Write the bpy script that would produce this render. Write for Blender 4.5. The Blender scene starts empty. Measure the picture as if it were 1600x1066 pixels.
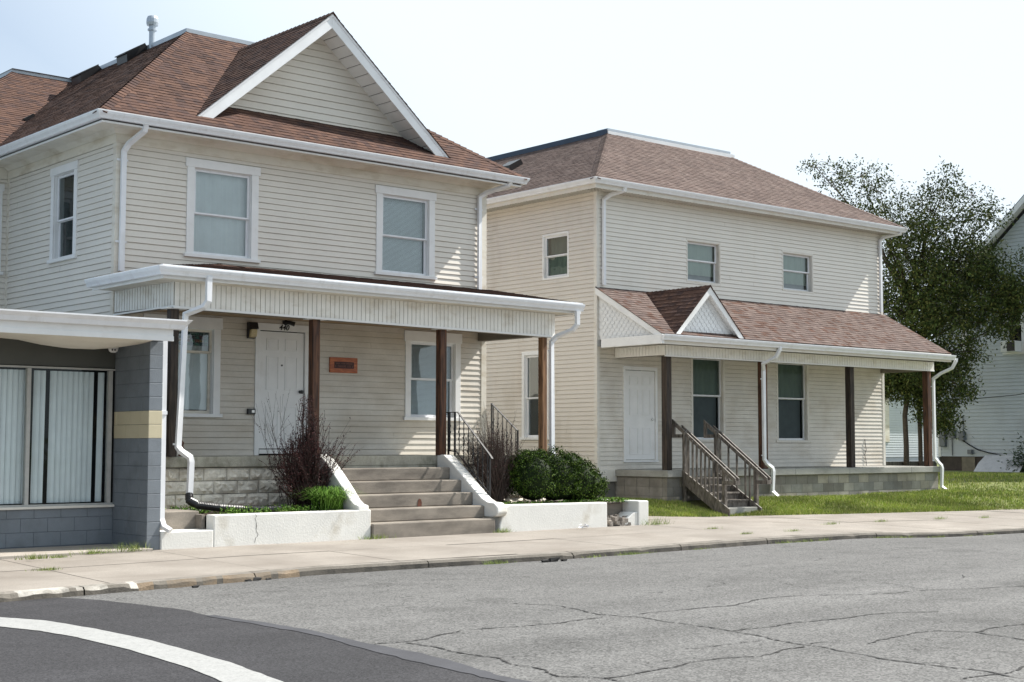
import bpy, math, random
from mathutils import Vector
R = math.radians
random.seed(7)
scene = bpy.context.scene
col = scene.collection

# ---------------------------------------------------------------- camera
cam_d = bpy.data.cameras.new('camera')
cam = bpy.data.objects.new('camera', cam_d); col.objects.link(cam); scene.camera = cam
cam_d.sensor_width = 36.0
cam_d.lens = 36.0*2265.15/1600
cam_d.clip_end = 3000
cam.location = (-10.565, -21.969, 1.464)
cam.rotation_euler = (R(90+4.084), R(-0.047), R(-41.11))
# ---------------------------------------------------------------- sun and sky
SUN = Vector((1.0, -0.21, 1.06)).normalized()
sd = bpy.data.lights.new('sun', 'SUN'); so = bpy.data.objects.new('sun', sd); col.objects.link(so)
sd.energy = 5.0; sd.angle = R(0.53); sd.color = (1.0, .955, .89)
so.rotation_euler = (-SUN).to_track_quat('-Z', 'Y').to_euler()
so.location = (20, -10, 30)
w = bpy.data.worlds.new('World'); scene.world = w; w.use_nodes = True
nt = w.node_tree; N = nt.nodes; N.clear()
out = N.new('ShaderNodeOutputWorld'); bg = N.new('ShaderNodeBackground'); sky = N.new('ShaderNodeTexSky')
sky.sky_type = 'NISHITA'; sky.sun_disc = False
sky.sun_elevation = math.asin(SUN.z); sky.sun_rotation = math.atan2(SUN.x, SUN.y)
sky.dust_density = 2.0; sky.air_density = 1.0; sky.ozone_density = 1.5; sky.altitude = 200
# thin high cloud: noise over the direction mixes the sky towards white
tc = N.new('ShaderNodeTexCoord'); nz = N.new('ShaderNodeTexNoise'); mp = N.new('ShaderNodeMapping')
mp.inputs['Scale'].default_value = (1, 1, 3); nz.inputs['Scale'].default_value = 1.6; nz.inputs['Detail'].default_value = 6
rp = N.new('ShaderNodeMapRange'); rp.inputs[1].default_value = .35; rp.inputs[2].default_value = .7; rp.inputs[3].default_value = .15; rp.inputs[4].default_value = .55
mx = N.new('ShaderNodeMixRGB'); mx.inputs[2].default_value = (6.15, 6.9, 7.5, 1)
nt.links.new(tc.outputs['Generated'], mp.inputs[0]); nt.links.new(mp.outputs[0], nz.inputs[0]); nt.links.new(nz.outputs[0], rp.inputs[0])
# haze whitens the sky towards the horizon and on the sunward side
sx = N.new('ShaderNodeSeparateXYZ'); nt.links.new(tc.outputs['Generated'], sx.inputs[0])
hz = N.new('ShaderNodeMapRange'); hz.interpolation_type = 'SMOOTHSTEP'; hz.inputs[1].default_value = .42; hz.inputs[2].default_value = .0; hz.inputs[3].default_value = .0; hz.inputs[4].default_value = .4
nt.links.new(sx.outputs['Z'], hz.inputs[0])
dt = N.new('ShaderNodeVectorMath'); dt.operation = 'DOT_PRODUCT'; dt.inputs[1].default_value = tuple(SUN); nt.links.new(tc.outputs['Generated'], dt.inputs[0])
hs = N.new('ShaderNodeMapRange'); hs.interpolation_type = 'SMOOTHSTEP'; hs.inputs[1].default_value = .14; hs.inputs[2].default_value = .50; hs.inputs[3].default_value = .0; hs.inputs[4].default_value = 1.0
nt.links.new(dt.outputs['Value'], hs.inputs[0])
a1 = N.new('ShaderNodeMath'); a1.operation = 'MAXIMUM'; nt.links.new(hz.outputs[0], a1.inputs[0]); nt.links.new(hs.outputs[0], a1.inputs[1])
a2 = N.new('ShaderNodeMath'); a2.operation = 'MAXIMUM'; nt.links.new(a1.outputs[0], a2.inputs[0]); nt.links.new(rp.outputs[0], a2.inputs[1])
nt.links.new(a2.outputs[0], mx.inputs[0]); nt.links.new(sky.outputs[0], mx.inputs[1]); nt.links.new(mx.outputs[0], bg.inputs[0])
bg.inputs[1].default_value = .09
nt.links.new(bg.outputs[0], out.inputs[0])
scene.view_settings.view_transform = 'Standard'; scene.view_settings.look = 'None'
scene.view_settings.exposure = 0.80; scene.view_settings.gamma = 1.0
scene.cycles.max_bounces = 8; scene.cycles.transparent_max_bounces = 12

# ================================================================= materials
def M(name, c, rough=.65, var=.08, vs=2.5, bump=0., bs=80., metal=0., dirt=None, dsc=(1, 1, 1), dr=(.5, .75), attr=False, fine=0., spec=.5, det=6):
    m = bpy.data.materials.new(name); m.use_nodes = True
    t = m.node_tree; n = t.nodes; L = t.links; b = n['Principled BSDF']
    b.inputs['Roughness'].default_value = rough; b.inputs['Metallic'].default_value = metal
    b.inputs['Specular IOR Level'].default_value = spec
    co = n.new('ShaderNodeTexCoord')
    def noise(scale, vec=None, detail=det):
        q = n.new('ShaderNodeTexNoise'); q.inputs['Scale'].default_value = scale; q.inputs['Detail'].default_value = detail
        q.inputs['Roughness'].default_value = .6
        L.new(vec or co.outputs['Object'], q.inputs['Vector']); return q
    base = None
    if attr:
        a = n.new('ShaderNodeAttribute'); a.attribute_name = 'Col'; base = a.outputs['Color']
    q = noise(vs)
    r = n.new('ShaderNodeMapRange'); r.inputs[1].default_value = .3; r.inputs[2].default_value = .7
    r.inputs[3].default_value = 1-var; r.inputs[4].default_value = 1+var; L.new(q.outputs[0], r.inputs[0])
    fac = r.outputs[0]
    if fine:
        q2 = noise(bs*1.0, detail=3); r2 = n.new('ShaderNodeMapRange'); r2.inputs[1].default_value = .3; r2.inputs[2].default_value = .7
        r2.inputs[3].default_value = 1-fine; r2.inputs[4].default_value = 1+fine; L.new(q2.outputs[0], r2.inputs[0])
        mu = n.new('ShaderNodeMath'); mu.operation = 'MULTIPLY'; L.new(fac, mu.inputs[0]); L.new(r2.outputs[0], mu.inputs[1]); fac = mu.outputs[0]
    vm = n.new('ShaderNodeVectorMath'); vm.operation = 'SCALE'; L.new(fac, vm.inputs['Scale'])
    if base: L.new(base, vm.inputs[0])
    else: vm.inputs[0].default_value = c[:3]
    cur = vm.outputs[0]
    if dirt:
        dm = n.new('ShaderNodeMapping'); dm.inputs['Scale'].default_value = dsc; L.new(co.outputs['Object'], dm.inputs[0])
        q3 = noise(1.0, dm.outputs[0]); r3 = n.new('ShaderNodeMapRange'); r3.inputs[1].default_value = dr[0]; r3.inputs[2].default_value = dr[1]
        r3.inputs[3].default_value = 0; r3.inputs[4].default_value = dirt[3]; L.new(q3.outputs[0], r3.inputs[0])
        mi = n.new('ShaderNodeMixRGB'); L.new(r3.outputs[0], mi.inputs[0]); L.new(cur, mi.inputs[1]); mi.inputs[2].default_value = (*dirt[:3], 1); cur = mi.outputs[0]
    L.new(cur, b.inputs['Base Color'])
    if bump:
        q4 = noise(bs, detail=4); bn = n.new('ShaderNodeBump'); bn.inputs['Strength'].default_value = 1; bn.inputs['Distance'].default_value = bump
        L.new(q4.outputs[0], bn.inputs['Height']); L.new(bn.outputs[0], b.inputs['Normal'])
    return m

def glass_mat(name, tint, refl=.12, k=1.0):
    m = bpy.data.materials.new(name); m.use_nodes = True
    t = m.node_tree; n = t.nodes; n.clear(); L = t.links
    o = n.new('ShaderNodeOutputMaterial'); tr = n.new('ShaderNodeBsdfTransparent'); tr.inputs[0].default_value = (*tint, 1)
    g = n.new('ShaderNodeBsdfGlossy'); g.inputs['Roughness'].default_value = .015; g.inputs[0].default_value = (.9, .95, .95, 1)
    f = n.new('ShaderNodeFresnel'); f.inputs[0].default_value = 1.52
    ad = n.new('ShaderNodeMath'); ad.operation = 'ADD'; ad.inputs[1].default_value = refl; ad.use_clamp = True
    tc = n.new('ShaderNodeTexCoord'); q = n.new('ShaderNodeTexNoise'); q.inputs['Scale'].default_value = 2.2; bn = n.new('ShaderNodeBump')
    bn.inputs['Distance'].default_value = .004; L.new(tc.outputs['Object'], q.inputs[0]); L.new(q.outputs[0], bn.inputs['Height']); L.new(bn.outputs[0], g.inputs['Normal'])
    mx = n.new('ShaderNodeMixShader'); fk = n.new('ShaderNodeMath'); fk.operation = 'MULTIPLY'; fk.inputs[1].default_value = k; L.new(f.outputs[0], fk.inputs[0]); L.new(fk.outputs[0], ad.inputs[0]); L.new(ad.outputs[0], mx.inputs[0]); L.new(tr.outputs[0], mx.inputs[1]); L.new(g.outputs[0], mx.inputs[2])
    L.new(mx.outputs[0], o.inputs[0]); return m

def wood_mat(name, c1, c2, rough=.7, sc=(14, 14, 1.2)):
    m = bpy.data.materials.new(name); m.use_nodes = True
    t = m.node_tree; n = t.nodes; L = t.links; b = n['Principled BSDF']; b.inputs['Roughness'].default_value = rough
    co = n.new('ShaderNodeTexCoord'); mp = n.new('ShaderNodeMapping'); mp.inputs['Scale'].default_value = sc
    q = n.new('ShaderNodeTexNoise'); q.inputs['Scale'].default_value = 2.0; q.inputs['Detail'].default_value = 8; q.inputs['Distortion'].default_value = .6
    cr = n.new('ShaderNodeValToRGB'); cr.color_ramp.elements[0].color = (*c1, 1); cr.color_ramp.elements[1].color = (*c2, 1)
    cr.color_ramp.elements[0].position = .35; cr.color_ramp.elements[1].position = .68
    bn = n.new('ShaderNodeBump'); bn.inputs['Distance'].default_value = .004
    L.new(co.outputs['Object'], mp.inputs[0]); L.new(mp.outputs[0], q.inputs[0]); L.new(q.outputs[0], cr.inputs[0]); L.new(cr.outputs[0], b.inputs['Base Color'])
    L.new(q.outputs[0], bn.inputs['Height']); L.new(bn.outputs[0], b.inputs['Normal']); return m

SID1 = M('cream_siding', (.71, .67, .60), .55, .04, 1.2, dirt=(.52, .44, .33, .22), dsc=(.5, .5, 1.6), dr=(.5, .8), fine=.02, bs=40)
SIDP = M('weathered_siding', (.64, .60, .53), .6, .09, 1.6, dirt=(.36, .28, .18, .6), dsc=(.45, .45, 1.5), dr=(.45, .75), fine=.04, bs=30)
SID2 = M('pale_siding', (.73, .695, .63), .5, .03, 1.2, dirt=(.45, .38, .28, .2), dsc=(1.2, 1.2, .5), dr=(.55, .8), fine=.02, bs=40)
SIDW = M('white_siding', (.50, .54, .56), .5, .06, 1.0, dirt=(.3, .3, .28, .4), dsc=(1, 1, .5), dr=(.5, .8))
WHITE = M('white_paint', (.78, .78, .77), .4, .05, 3, dirt=(.42, .36, .28, .35), dsc=(2, 2, 2), dr=(.58, .8))
ALU = M('white_aluminium', (.76, .77, .79), .3, .05, 5, dirt=(.40, .37, .32, .4), dsc=(6, 6, 1.2), dr=(.55, .8))
CREAMT = M('cream_trim', (.70, .66, .575), .5, .07, 2, dirt=(.36, .27, .15, .6), dsc=(1.5, 1.5, 5), dr=(.48, .75))
SOFF = M('soffit_boards', (.70, .67, .61), .55, .07, 2, dirt=(.36, .28, .18, .5), dsc=(2, 2, 2))
FLASH = M('grey_flashing', (.42, .46, .50), .35, .08, 3, metal=.5)
FLASHW = M('white_flashing', (.80, .81, .82), .4, .05, 3)
NAVY = M('navy_membrane', (.022, .045, .085), .45, .15, 4)
SHIN = M('brown_shingle', (1, 1, 1), .95, .10, 1.2, bump=.004, bs=220, attr=True, fine=.22, spec=.2)
CAPM = M('ridge_shingle', (.12, .075, .058), .95, .2, 6, bump=.004, bs=220, fine=.2, spec=.2)
CONC = M('concrete', (.40, .36, .31), .9, .12, 1.5, bump=.004, bs=90, dirt=(.20, .17, .14, .7), dsc=(1.5, 1.5, 1.5), dr=(.45, .75), fine=.12)
CONCD = M('worn_step_concrete', (.26, .228, .19), .9, .15, 2, bump=.005, bs=110, dirt=(.11, .095, .08, .85), dsc=(1.3, 1.3, 4), dr=(.38, .66), fine=.2)
CAPC = M('mossy_concrete', (.36, .34, .28), .95, .18, 4, bump=.008, bs=60, dirt=(.12, .12, .08, .8), dsc=(4, 4, 2), dr=(.48, .7), fine=.15)
STONE = M('rock_faced_block', (.70, .65, .56), .9, .16, 3, bump=.012, bs=28, dirt=(.20, .17, .13, .7), dsc=(2, 2, 3), dr=(.5, .72), fine=.08)
CMU = M('grey_block', (.27, .25, .22), .95, .18, 2.5, bump=.004, bs=120, dirt=(.12, .10, .08, .7), dsc=(1.5, 1.5, 1.5), dr=(.48, .75), attr=True, fine=.12)
MORT = M('mortar', (.20, .185, .165), .95, .1, 4)
PLANT = M('white_masonry_paint', (.72, .71, .67), .7, .06, 2, bump=.004, bs=35, dirt=(.42, .37, .28, .6), dsc=(2.2, 2.2, 1.6), dr=(.55, .75), fine=.03)
BLUEG = M('blue_grey_block_paint', (.175, .198, .222), .6, .10, 2.5, bump=.004, bs=60, dirt=(.10, .11, .12, .5), dsc=(3, 3, 3), fine=.05)
BEIGE = M('beige_block_paint', (.54, .48, .33), .6, .05, 3, bump=.003, bs=60)
DARKG = M('dark_grey_panel', (.075, .078, .07), .6, .1, 2)
AWN = M('cream_vinyl', (.70, .66, .57), .5, .05, 2, dirt=(.45, .37, .24, .5), dsc=(1, 2, 3))
BLIND = M('pale_blind', (.80, .86, .88), .6, .05, 3)
CURT = M('grey_shade', (.74, .77, .78), .8, .08, 2)
CURTG = M('green_shade', (.36, .43, .36), .8, .08, 2)
DRAPE = M('dim_drape', (.24, .26, .27), .9, .15, 3)
DARK = M('dark_room', (.02, .022, .024), .9, .2, 1)
GLASS = glass_mat('window_glass', (.88, .92, .92), .06)
GLASSD = glass_mat('dark_glass', (.5, .55, .55), .0, .14)
BLACK = M('black_iron', (.008, .008, .009), .6, .2, 20)
BLKPL = M('black_plastic', (.018, .018, .02), .35, .2, 20)
STEEL = M('brushed_steel', (.5, .5, .48), .3, .05, 20, metal=1)
BRASSY = M('amber_lens', (.55, .45, .25), .3, .2, 30)
WOODR = wood_mat('red_brown_post', (.022, .009, .005), (.14, .058, .026))
WOODD = wood_mat('dark_weathered_post', (.012, .008, .006), (.065, .045, .032))
WOODT = wood_mat('tan_post', (.10, .045, .02), (.30, .16, .075))
WOODG = wood_mat('grey_weathered_wood', (.055, .046, .038), (.20, .175, .15), sc=(9, 9, 3))
WOODO = wood_mat('orange_varnished_wood', (.28, .06, .015), (.52, .15, .04), .35, sc=(3, 3, 20))
PLAQ = M('dark_red_recess', (.045, .008, .006), .5, .2, 10)
PLAQT = M('carved_strokes', (.22, .09, .07), .6, .2, 10)
SOIL = M('soil', (.04, .024, .016), 1, .35, 12, bump=.02, bs=40, fine=.4)
LAWN = M('lawn_soil', (.15, .17, .05), 1, .3, 5, bump=.02, bs=50, fine=.3)
TWIG = M('dark_twig', (.03, .015, .012), .8, .3, 10)
TWIGG = M('grey_twig', (.055, .036, .027), .8, .3, 10)
BARK = M('bark', (.075, .06, .045), .95, .3, 12, bump=.02, bs=25)
LEAFA = M('leaf', (1, 1, 1), .65, .1, 3, attr=True, spec=.12)
FAR = M('far_ground', (.10, .12, .06), 1, .2, .05)

JOINT = M('siding_joint', (.36, .33, .28), .8)
# ================================================================= mesh builder
ORG = {}
class Frame:
    def __init__(s, ox, oy, a): s.ox, s.oy, s.a = ox, oy, a; s.c, s.s = math.cos(a), math.sin(a)
    def w(s, p): return (s.ox+p[0]*s.c-p[1]*s.s, s.oy+p[0]*s.s+p[1]*s.c, p[2])
WORLD = Frame(0, 0, 0); F2 = Frame(12.65, 1.681, R(-1.251))
FR = WORLD
def setp(o, label=None, cat=None, group=None, kind=None):
    if label: o['label'] = label
    if cat: o['category'] = cat
    if group: o['group'] = group
    if kind: o['kind'] = kind
    return o
def thing(name, label, cat, loc=(0, 0, 0), group=None):
    o = bpy.data.objects.new(name, None); col.objects.link(o); o.empty_display_size = .2
    o.location = FR.w(loc); o.rotation_euler = (0, 0, FR.a); ORG[o.name] = loc
    return setp(o, label, cat, group)
class MB:
    def __init__(s): s.v = []; s.f = []; s.c = []; s.sm = False
    def face(s, pts, c=None):
        i = len(s.v); s.v += [tuple(p) for p in pts]; s.f.append(tuple(range(i, i+len(pts)))); s.c.append(c)
    def hexa(s, p, c=None):   # 8 points: bottom 4 ccw, top 4 ccw
        i = len(s.v); s.v += [tuple(q) for q in p]
        for f in ((3, 2, 1, 0), (4, 5, 6, 7), (0, 1, 5, 4), (1, 2, 6, 5), (2, 3, 7, 6), (3, 0, 4, 7)):
            s.f.append(tuple(i+k for k in f)); s.c.append(c)
    def box(s, x0, x1, y0, y1, z0, z1, c=None):
        s.hexa([(x0, y0, z0), (x1, y0, z0), (x1, y1, z0), (x0, y1, z0), (x0, y0, z1), (x1, y0, z1), (x1, y1, z1), (x0, y1, z1)], c)
    def pbox(s, P, u0, u1, o0, o1, z0, z1, c=None):
        s.hexa([P(u0, o1, z0), P(u1, o1, z0), P(u1, o0, z0), P(u0, o0, z0), P(u0, o1, z1), P(u1, o1, z1), P(u1, o0, z1), P(u0, o0, z1)], c)
    def prism(s, poly, d, c=None):   # poly of 3D points, extruded by vector d
        n = len(poly); i = len(s.v); s.v += [tuple(p) for p in poly]+[tuple(p[k]+d[k] for k in range(3)) for p in poly]
        s.f.append(tuple(i+k for k in range(n))[::-1]); s.f.append(tuple(i+n+k for k in range(n))); s.c += [c, c]
        for k in range(n): s.f.append((i+k, i+(k+1) % n, i+n+(k+1) % n, i+n+k)); s.c.append(c)
    def tube(s, path, r, n=8, caps=True, c=None):
        pts = [Vector(p) for p in path]; rr = r if isinstance(r, (list, tuple)) else [r]*len(pts)
        i0 = len(s.v); ref = None
        for k, p in enumerate(pts):
            t = (pts[min(k+1, len(pts)-1)]-pts[max(k-1, 0)]).normalized()
            if ref is None: ref = t.orthogonal().normalized()
            ref = (ref-t*ref.dot(t)).normalized(); b = t.cross(ref)
            for j in range(n):
                a = 2*math.pi*j/n; q = p+(ref*math.cos(a)+b*math.sin(a))*rr[k]; s.v.append(tuple(q))
        for k in range(len(pts)-1):
            for j in range(n):
                a = i0+k*n+j; b_ = i0+k*n+(j+1) % n; s.f.append((a, b_, b_+n, a+n)); s.c.append(c)
        if caps:
            s.f.append(tuple(i0+j for j in range(n))[::-1]); s.f.append(tuple(i0+(len(pts)-1)*n+j for j in range(n))); s.c += [c, c]
    def rtube(s, path, w, d, wd=(1, 0, 0)):
        pts = [Vector(p) for p in path]; wd = Vector(wd).normalized(); i0 = len(s.v)
        for k, p in enumerate(pts):
            t = Vector((0, 0, 0))
            if k > 0: t += (p-pts[k-1]).normalized()
            if k < len(pts)-1: t += (pts[k+1]-p).normalized()
            t.normalize(); wv = (wd-t*wd.dot(t))
            wv = wv.normalized() if wv.length > .2 else t.orthogonal().normalized()
            dv = t.cross(wv)
            for a, b in ((-1, -1), (1, -1), (1, 1), (-1, 1)): s.v.append(tuple(p+wv*a*w/2+dv*b*d/2))
        for k in range(len(pts)-1):
            for j in range(4):
                a = i0+k*4+j; b_ = i0+k*4+(j+1) % 4; s.f.append((a, b_, b_+4, a+4)); s.c.append(None)
        s.f.append((i0+3, i0+2, i0+1, i0)); e = i0+(len(pts)-1)*4; s.f.append((e, e+1, e+2, e+3)); s.c += [None, None]
    def sweep(s, path, prof, closed=True):   # horizontal path; profile (outward = right of travel, up)
        pts = [Vector(p) for p in path]; n = len(prof); i0 = len(s.v)
        for k, p in enumerate(pts):
            ds = []
            if k > 0: ds.append((pts[k]-pts[k-1]).to_2d().normalized())
            if k < len(pts)-1: ds.append((pts[k+1]-pts[k]).to_2d().normalized())
            ns = [Vector((d.y, -d.x)) for d in ds]
            nn = sum(ns, Vector((0, 0))).normalized(); sc = 1/max(.3, nn.dot(ns[0]))
            for o, h in prof: s.v.append((p.x+nn.x*o*sc, p.y+nn.y*o*sc, p.z+h))
        for k in range(len(pts)-1):
            for j in range(n):
                a = i0+k*n+j; b_ = i0+k*n+(j+1) % n; s.f.append((a, a+n, b_+n, b_)); s.c.append(None)
        s.f.append(tuple(i0+j for j in range(n))); s.f.append(tuple(i0+(len(pts)-1)*n+j for j in range(n))[::-1]); s.c += [None, None]
    def lathe(s, cx, cy, prof, n=16):
        i0 = len(s.v)
        for r, z in prof:
            for j in range(n): a = 2*math.pi*j/n; s.v.append((cx+r*math.cos(a), cy+r*math.sin(a), z))
        for k in range(len(prof)-1):
            for j in range(n): a = i0+k*n+j; b_ = i0+k*n+(j+1) % n; s.f.append((a, b_, b_+n, a+n)); s.c.append(None)
        s.f.append(tuple(i0+j for j in range(n))[::-1]); s.f.append(tuple(i0+(len(prof)-1)*n+j for j in range(n))); s.c += [None, None]
    def build(s, name, mat, parent=None, org=(0, 0, 0), bevel=0, smooth=False, label=None):
        if parent is not None: org = ORG[parent.name]
        me = bpy.data.meshes.new(name)
        me.from_pydata([(a-org[0], b-org[1], c-org[2]) for a, b, c in s.v], [], s.f)
        me.materials.append(mat)
        if 'joint' in s.c:
            me.materials.append(JOINT); me.polygons.foreach_set('material_index', [1 if c == 'joint' else 0 for c in s.c])
        elif any(c is not None for c in s.c):
            at = me.attributes.new('Col', 'FLOAT_COLOR', 'FACE')
            buf = []
            for c in s.c: buf += [*(c or (.5, .5, .5)), 1.0]
            at.data.foreach_set('color', buf)
        if smooth or s.sm: me.polygons.foreach_set('use_smooth', [True]*len(me.polygons))
        me.update()
        o = bpy.data.objects.new(name, me); col.objects.link(o); ORG[o.name] = org
        if parent is not None: o.parent = parent
        else: o.location = FR.w(org); o.rotation_euler = (0, 0, FR.a)
        if bevel:
            b = o.modifiers.new('bevel', 'BEVEL'); b.width = bevel; b.segments = 2; b.limit_method = 'ANGLE'
        if label: o['label'] = label
        return o
def solo(mb, name, mat, label, cat, loc, group=None, kind=None, bevel=0, smooth=False):
    return setp(mb.build(name, mat, None, loc, bevel, smooth), label, cat, group, kind)
def struct(mb, name, mat, org=(0, 0, 0), smooth=False, kind='structure'):
    return setp(mb.build(name, mat, None, org, 0, smooth), kind=kind)
def FRONT(x0=0, y0=0): return lambda u, o, z: (x0+u, y0-o, z)      # wall facing the street
def LEFT(x0=0, y0=0): return lambda u, o, z: (x0-o, y0+u, z)       # wall facing left (u runs back)

# ================================================================= siding, roofs
def siding(mb, P, u0, u1, z0, z1, holes=(), ex=.1016, lap=.016, urange=None, seams=True, rs=1, wave=.0015, gap=.0075):
    rnd = random.Random(rs)
    nrow = int(math.ceil((z1-z0)/ex))
    for k in range(nrow):
        a = z0+k*ex; b = min(a+ex, z1)
        cuts = sorted({a, b}|{h for H in holes for h in (H[2], H[3]) if a < h < b})
        off = lambda z: .003+lap*(1-(z-a)/ex)
        ph = rnd.random()*6
        dz = lambda u: wave*math.sin(u*1.7+ph)+wave*.7*math.sin(u*4.1+ph*2)
        if b-a > .03: cuts = [c_ for c_ in cuts if not (b-gap-.001 < c_ < b)]; cuts[-1] = b-gap
        for i in range(len(cuts)-1):
            za, zb = cuts[i], cuts[i+1]; zm = (za+zb)/2
            iv = [(u0, u1)]
            if urange:
                ra, rb = urange(za), urange(zb)
                if ra[1]-ra[0] < .02: continue
                for (p, q) in [(0, 0)]:
                    mb.face([P(ra[0], off(za), za), P(ra[1], off(za), za), P(rb[1], off(zb), zb), P(rb[0], off(zb), zb)])
                    if i == 0: mb.face([P(ra[0], -.012, za), P(ra[1], -.012, za), P(ra[1], off(za), za), P(ra[0], off(za), za)])
                    if i == len(cuts)-2: mb.face([P(rb[0], -.012, zb), P(rb[1], -.012, zb), P(rb[1], off(zb), zb), P(rb[0], off(zb), zb)]); mb.face([P(rb[0], -.012, zb), P(rb[1], -.012, zb), P(rb[1], -.012, zb+.008), P(rb[0], -.012, zb+.008)])
                continue
            for H in holes:
                if H[2] < zm < H[3]:
                    ni = []
                    for (p, q) in iv:
                        if H[1] <= p or H[0] >= q: ni.append((p, q)); continue
                        if H[0] > p: ni.append((p, H[0]))
                        if H[1] < q: ni.append((H[1], q))
                    iv = ni
            for (p, q) in iv:
                ns = max(1, int((q-p)/.7))
                for j in range(ns):
                    ua, ub = p+(q-p)*j/ns, p+(q-p)*(j+1)/ns
                    da, db = (dz(ua), dz(ub)) if i == 0 else (0, 0)
                    mb.face([P(ua, off(za), za+da), P(ub, off(za), za+db), P(ub, off(zb), zb), P(ua, off(zb), zb)])
                    if i == 0: mb.face([P(ua, -.012, za+da), P(ub, -.012, za+db), P(ub, off(za), za+db), P(ua, off(za), za+da)])
                    if i == len(cuts)-2: mb.face([P(ua, -.012, zb), P(ub, -.012, zb), P(ub, off(zb), zb), P(ua, off(zb), zb)]); mb.face([P(ua, -.012, zb-.004), P(ub, -.012, zb-.004), P(ub, -.012, zb+.012), P(ua, -.012, zb+.012)])
                if seams and i == 0 and q-p > 1.5 and rnd.random() < .12 and len(cuts) == 2:
                    u = rnd.uniform(p+.3, q-.3)
                    mb.face([P(u, off(za)+.002, za), P(u+.006, off(za)+.002, za), P(u+.006, off(zb)+.002, zb), P(u, off(zb)+.002, zb)], 'joint')

def clip2(poly, a, b, c):   # keep a*x+b*y<=c
    out = []
    for i in range(len(poly)):
        p, q = poly[i], poly[(i+1) % len(poly)]; dp = a*p[0]+b*p[1]-c; dq = a*q[0]+b*q[1]-c
        if dp <= 0: out.append(p)
        if dp*dq < 0: t = dp/(dp-dq); out.append((p[0]+(q[0]-p[0])*t, p[1]+(q[1]-p[1])*t))
    return out
def shingles(mb, poly, pal, ex=.127, rs=1, tabs=True, lift=1.0):
    rnd = random.Random(rs)
    P = [Vector(p) for p in poly]
    n = (P[1]-P[0]).cross(P[2]-P[0]).normalized()
    if n.z < 0: n = -n; P = P[::-1]
    up = (Vector((0, 0, 1))-n*n.z).normalized(); u = up.cross(n).normalized()
    o = P[0]; q2 = [((p-o).dot(u), (p-o).dot(up)) for p in P]
    mb.face([tuple(p-n*.004) for p in P], pal[0])
    ar = sum(q2[i][0]*q2[(i+1) % len(q2)][1]-q2[(i+1) % len(q2)][0]*q2[i][1] for i in range(len(q2)))
    if ar < 0: q2 = q2[::-1]
    cl = []
    for i in range(len(q2)):
        p, q = q2[i], q2[(i+1) % len(q2)]; dx, dy = q[0]-p[0], q[1]-p[1]
        cl.append((dy, -dx, dy*p[0]-dx*p[1]))
    umin = min(p[0] for p in q2); umax = max(p[0] for p in q2); vmin = min(p[1] for p in q2); vmax = max(p[1] for p in q2)
    v = vmin; k = 0
    while v < vmax:
        x = umin-rnd.random()*.3; wob = rnd.uniform(-.004, .004)
        while x < umax:
            wd = rnd.choice((.08, .11, .14, .17, .2)) if tabs else 1.0
            cell = [(x, v+wob), (x+wd, v+wob), (x+wd, v+ex+.006), (x, v+ex+.006)]
            for (a, b, c) in cl:
                cell = clip2(cell, a, b, c)
                if len(cell) < 3: break
            if len(cell) >= 3:
                th = rnd.choice((.004, .008))*lift
                cc = rnd.choice(pal); f = rnd.uniform(.9, 1.1); cc = tuple(t*f for t in cc)
                pts = []
                for (a, b) in cell:
                    h = .002+(th+.003)*max(0, 1-(b-v)/ex); pts.append(o+u*a+up*b+n*h)
                mb.face(pts, cc)
                lo = sorted(cell, key=lambda t: t[1])[:2]
                if abs(lo[0][1]-lo[1][1]) < 1e-4:
                    lo.sort(); A, B = lo
                    mb.face([o+u*A[0]+up*A[1], o+u*B[0]+up*B[1], o+u*B[0]+up*B[1]+n*(th+.005), o+u*A[0]+up*A[1]+n*(th+.005)], tuple(t*.6 for t in cc))
            x += wd
        v += ex; k += 1
def hipcaps(mb, a, b, n1, n2, pal, w=.13, ln=.14, rs=3):
    rnd = random.Random(rs); a = Vector(a); b = Vector(b); d = b-a; L = d.length; d.normalize()
    n1 = Vector(n1).normalized(); n2 = Vector(n2).normalized(); nm = (n1+n2).normalized()
    s1 = d.cross(n1).normalized(); s2 = d.cross(n2).normalized()
    if s1.dot(n2) > 0: s1 = -s1
    if s2.dot(n1) > 0: s2 = -s2
    k = 0
    while k*ln < L:
        p = a+d*(k*ln); q = a+d*min(L, (k+1)*ln+.02); cc = rnd.choice(pal); f = rnd.uniform(.8, 1.15); cc = tuple(t*f for t in cc)
        top = nm*.030; lo = nm*.014
        for s_ in (s1, s2):
            A, B, C_, D = p+top, q+lo, q+s_*w+lo*.5, p+s_*w+top*.55
            mb.face([A, B, C_, D], cc); mb.face([p+nm*.004, A, D, p+s_*w], tuple(t*.5 for t in cc))
        k += 1
PAL1 = [(.098, .055, .041), (.082, .047, .037), (.113, .064, .047), (.066, .041, .036), (.100, .057, .043), (.086, .051, .042)]
PAL2 = [(.128, .092, .080), (.138, .101, .088), (.115, .084, .075), (.150, .113, .099), (.122, .088, .077)]
GUT = [(0, -.125), (.075, -.125), (.088, -.09), (.115, -.05), (.125, -.015), (.125, 0), (.112, 0), (.108, -.012), (0, -.012)]

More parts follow.
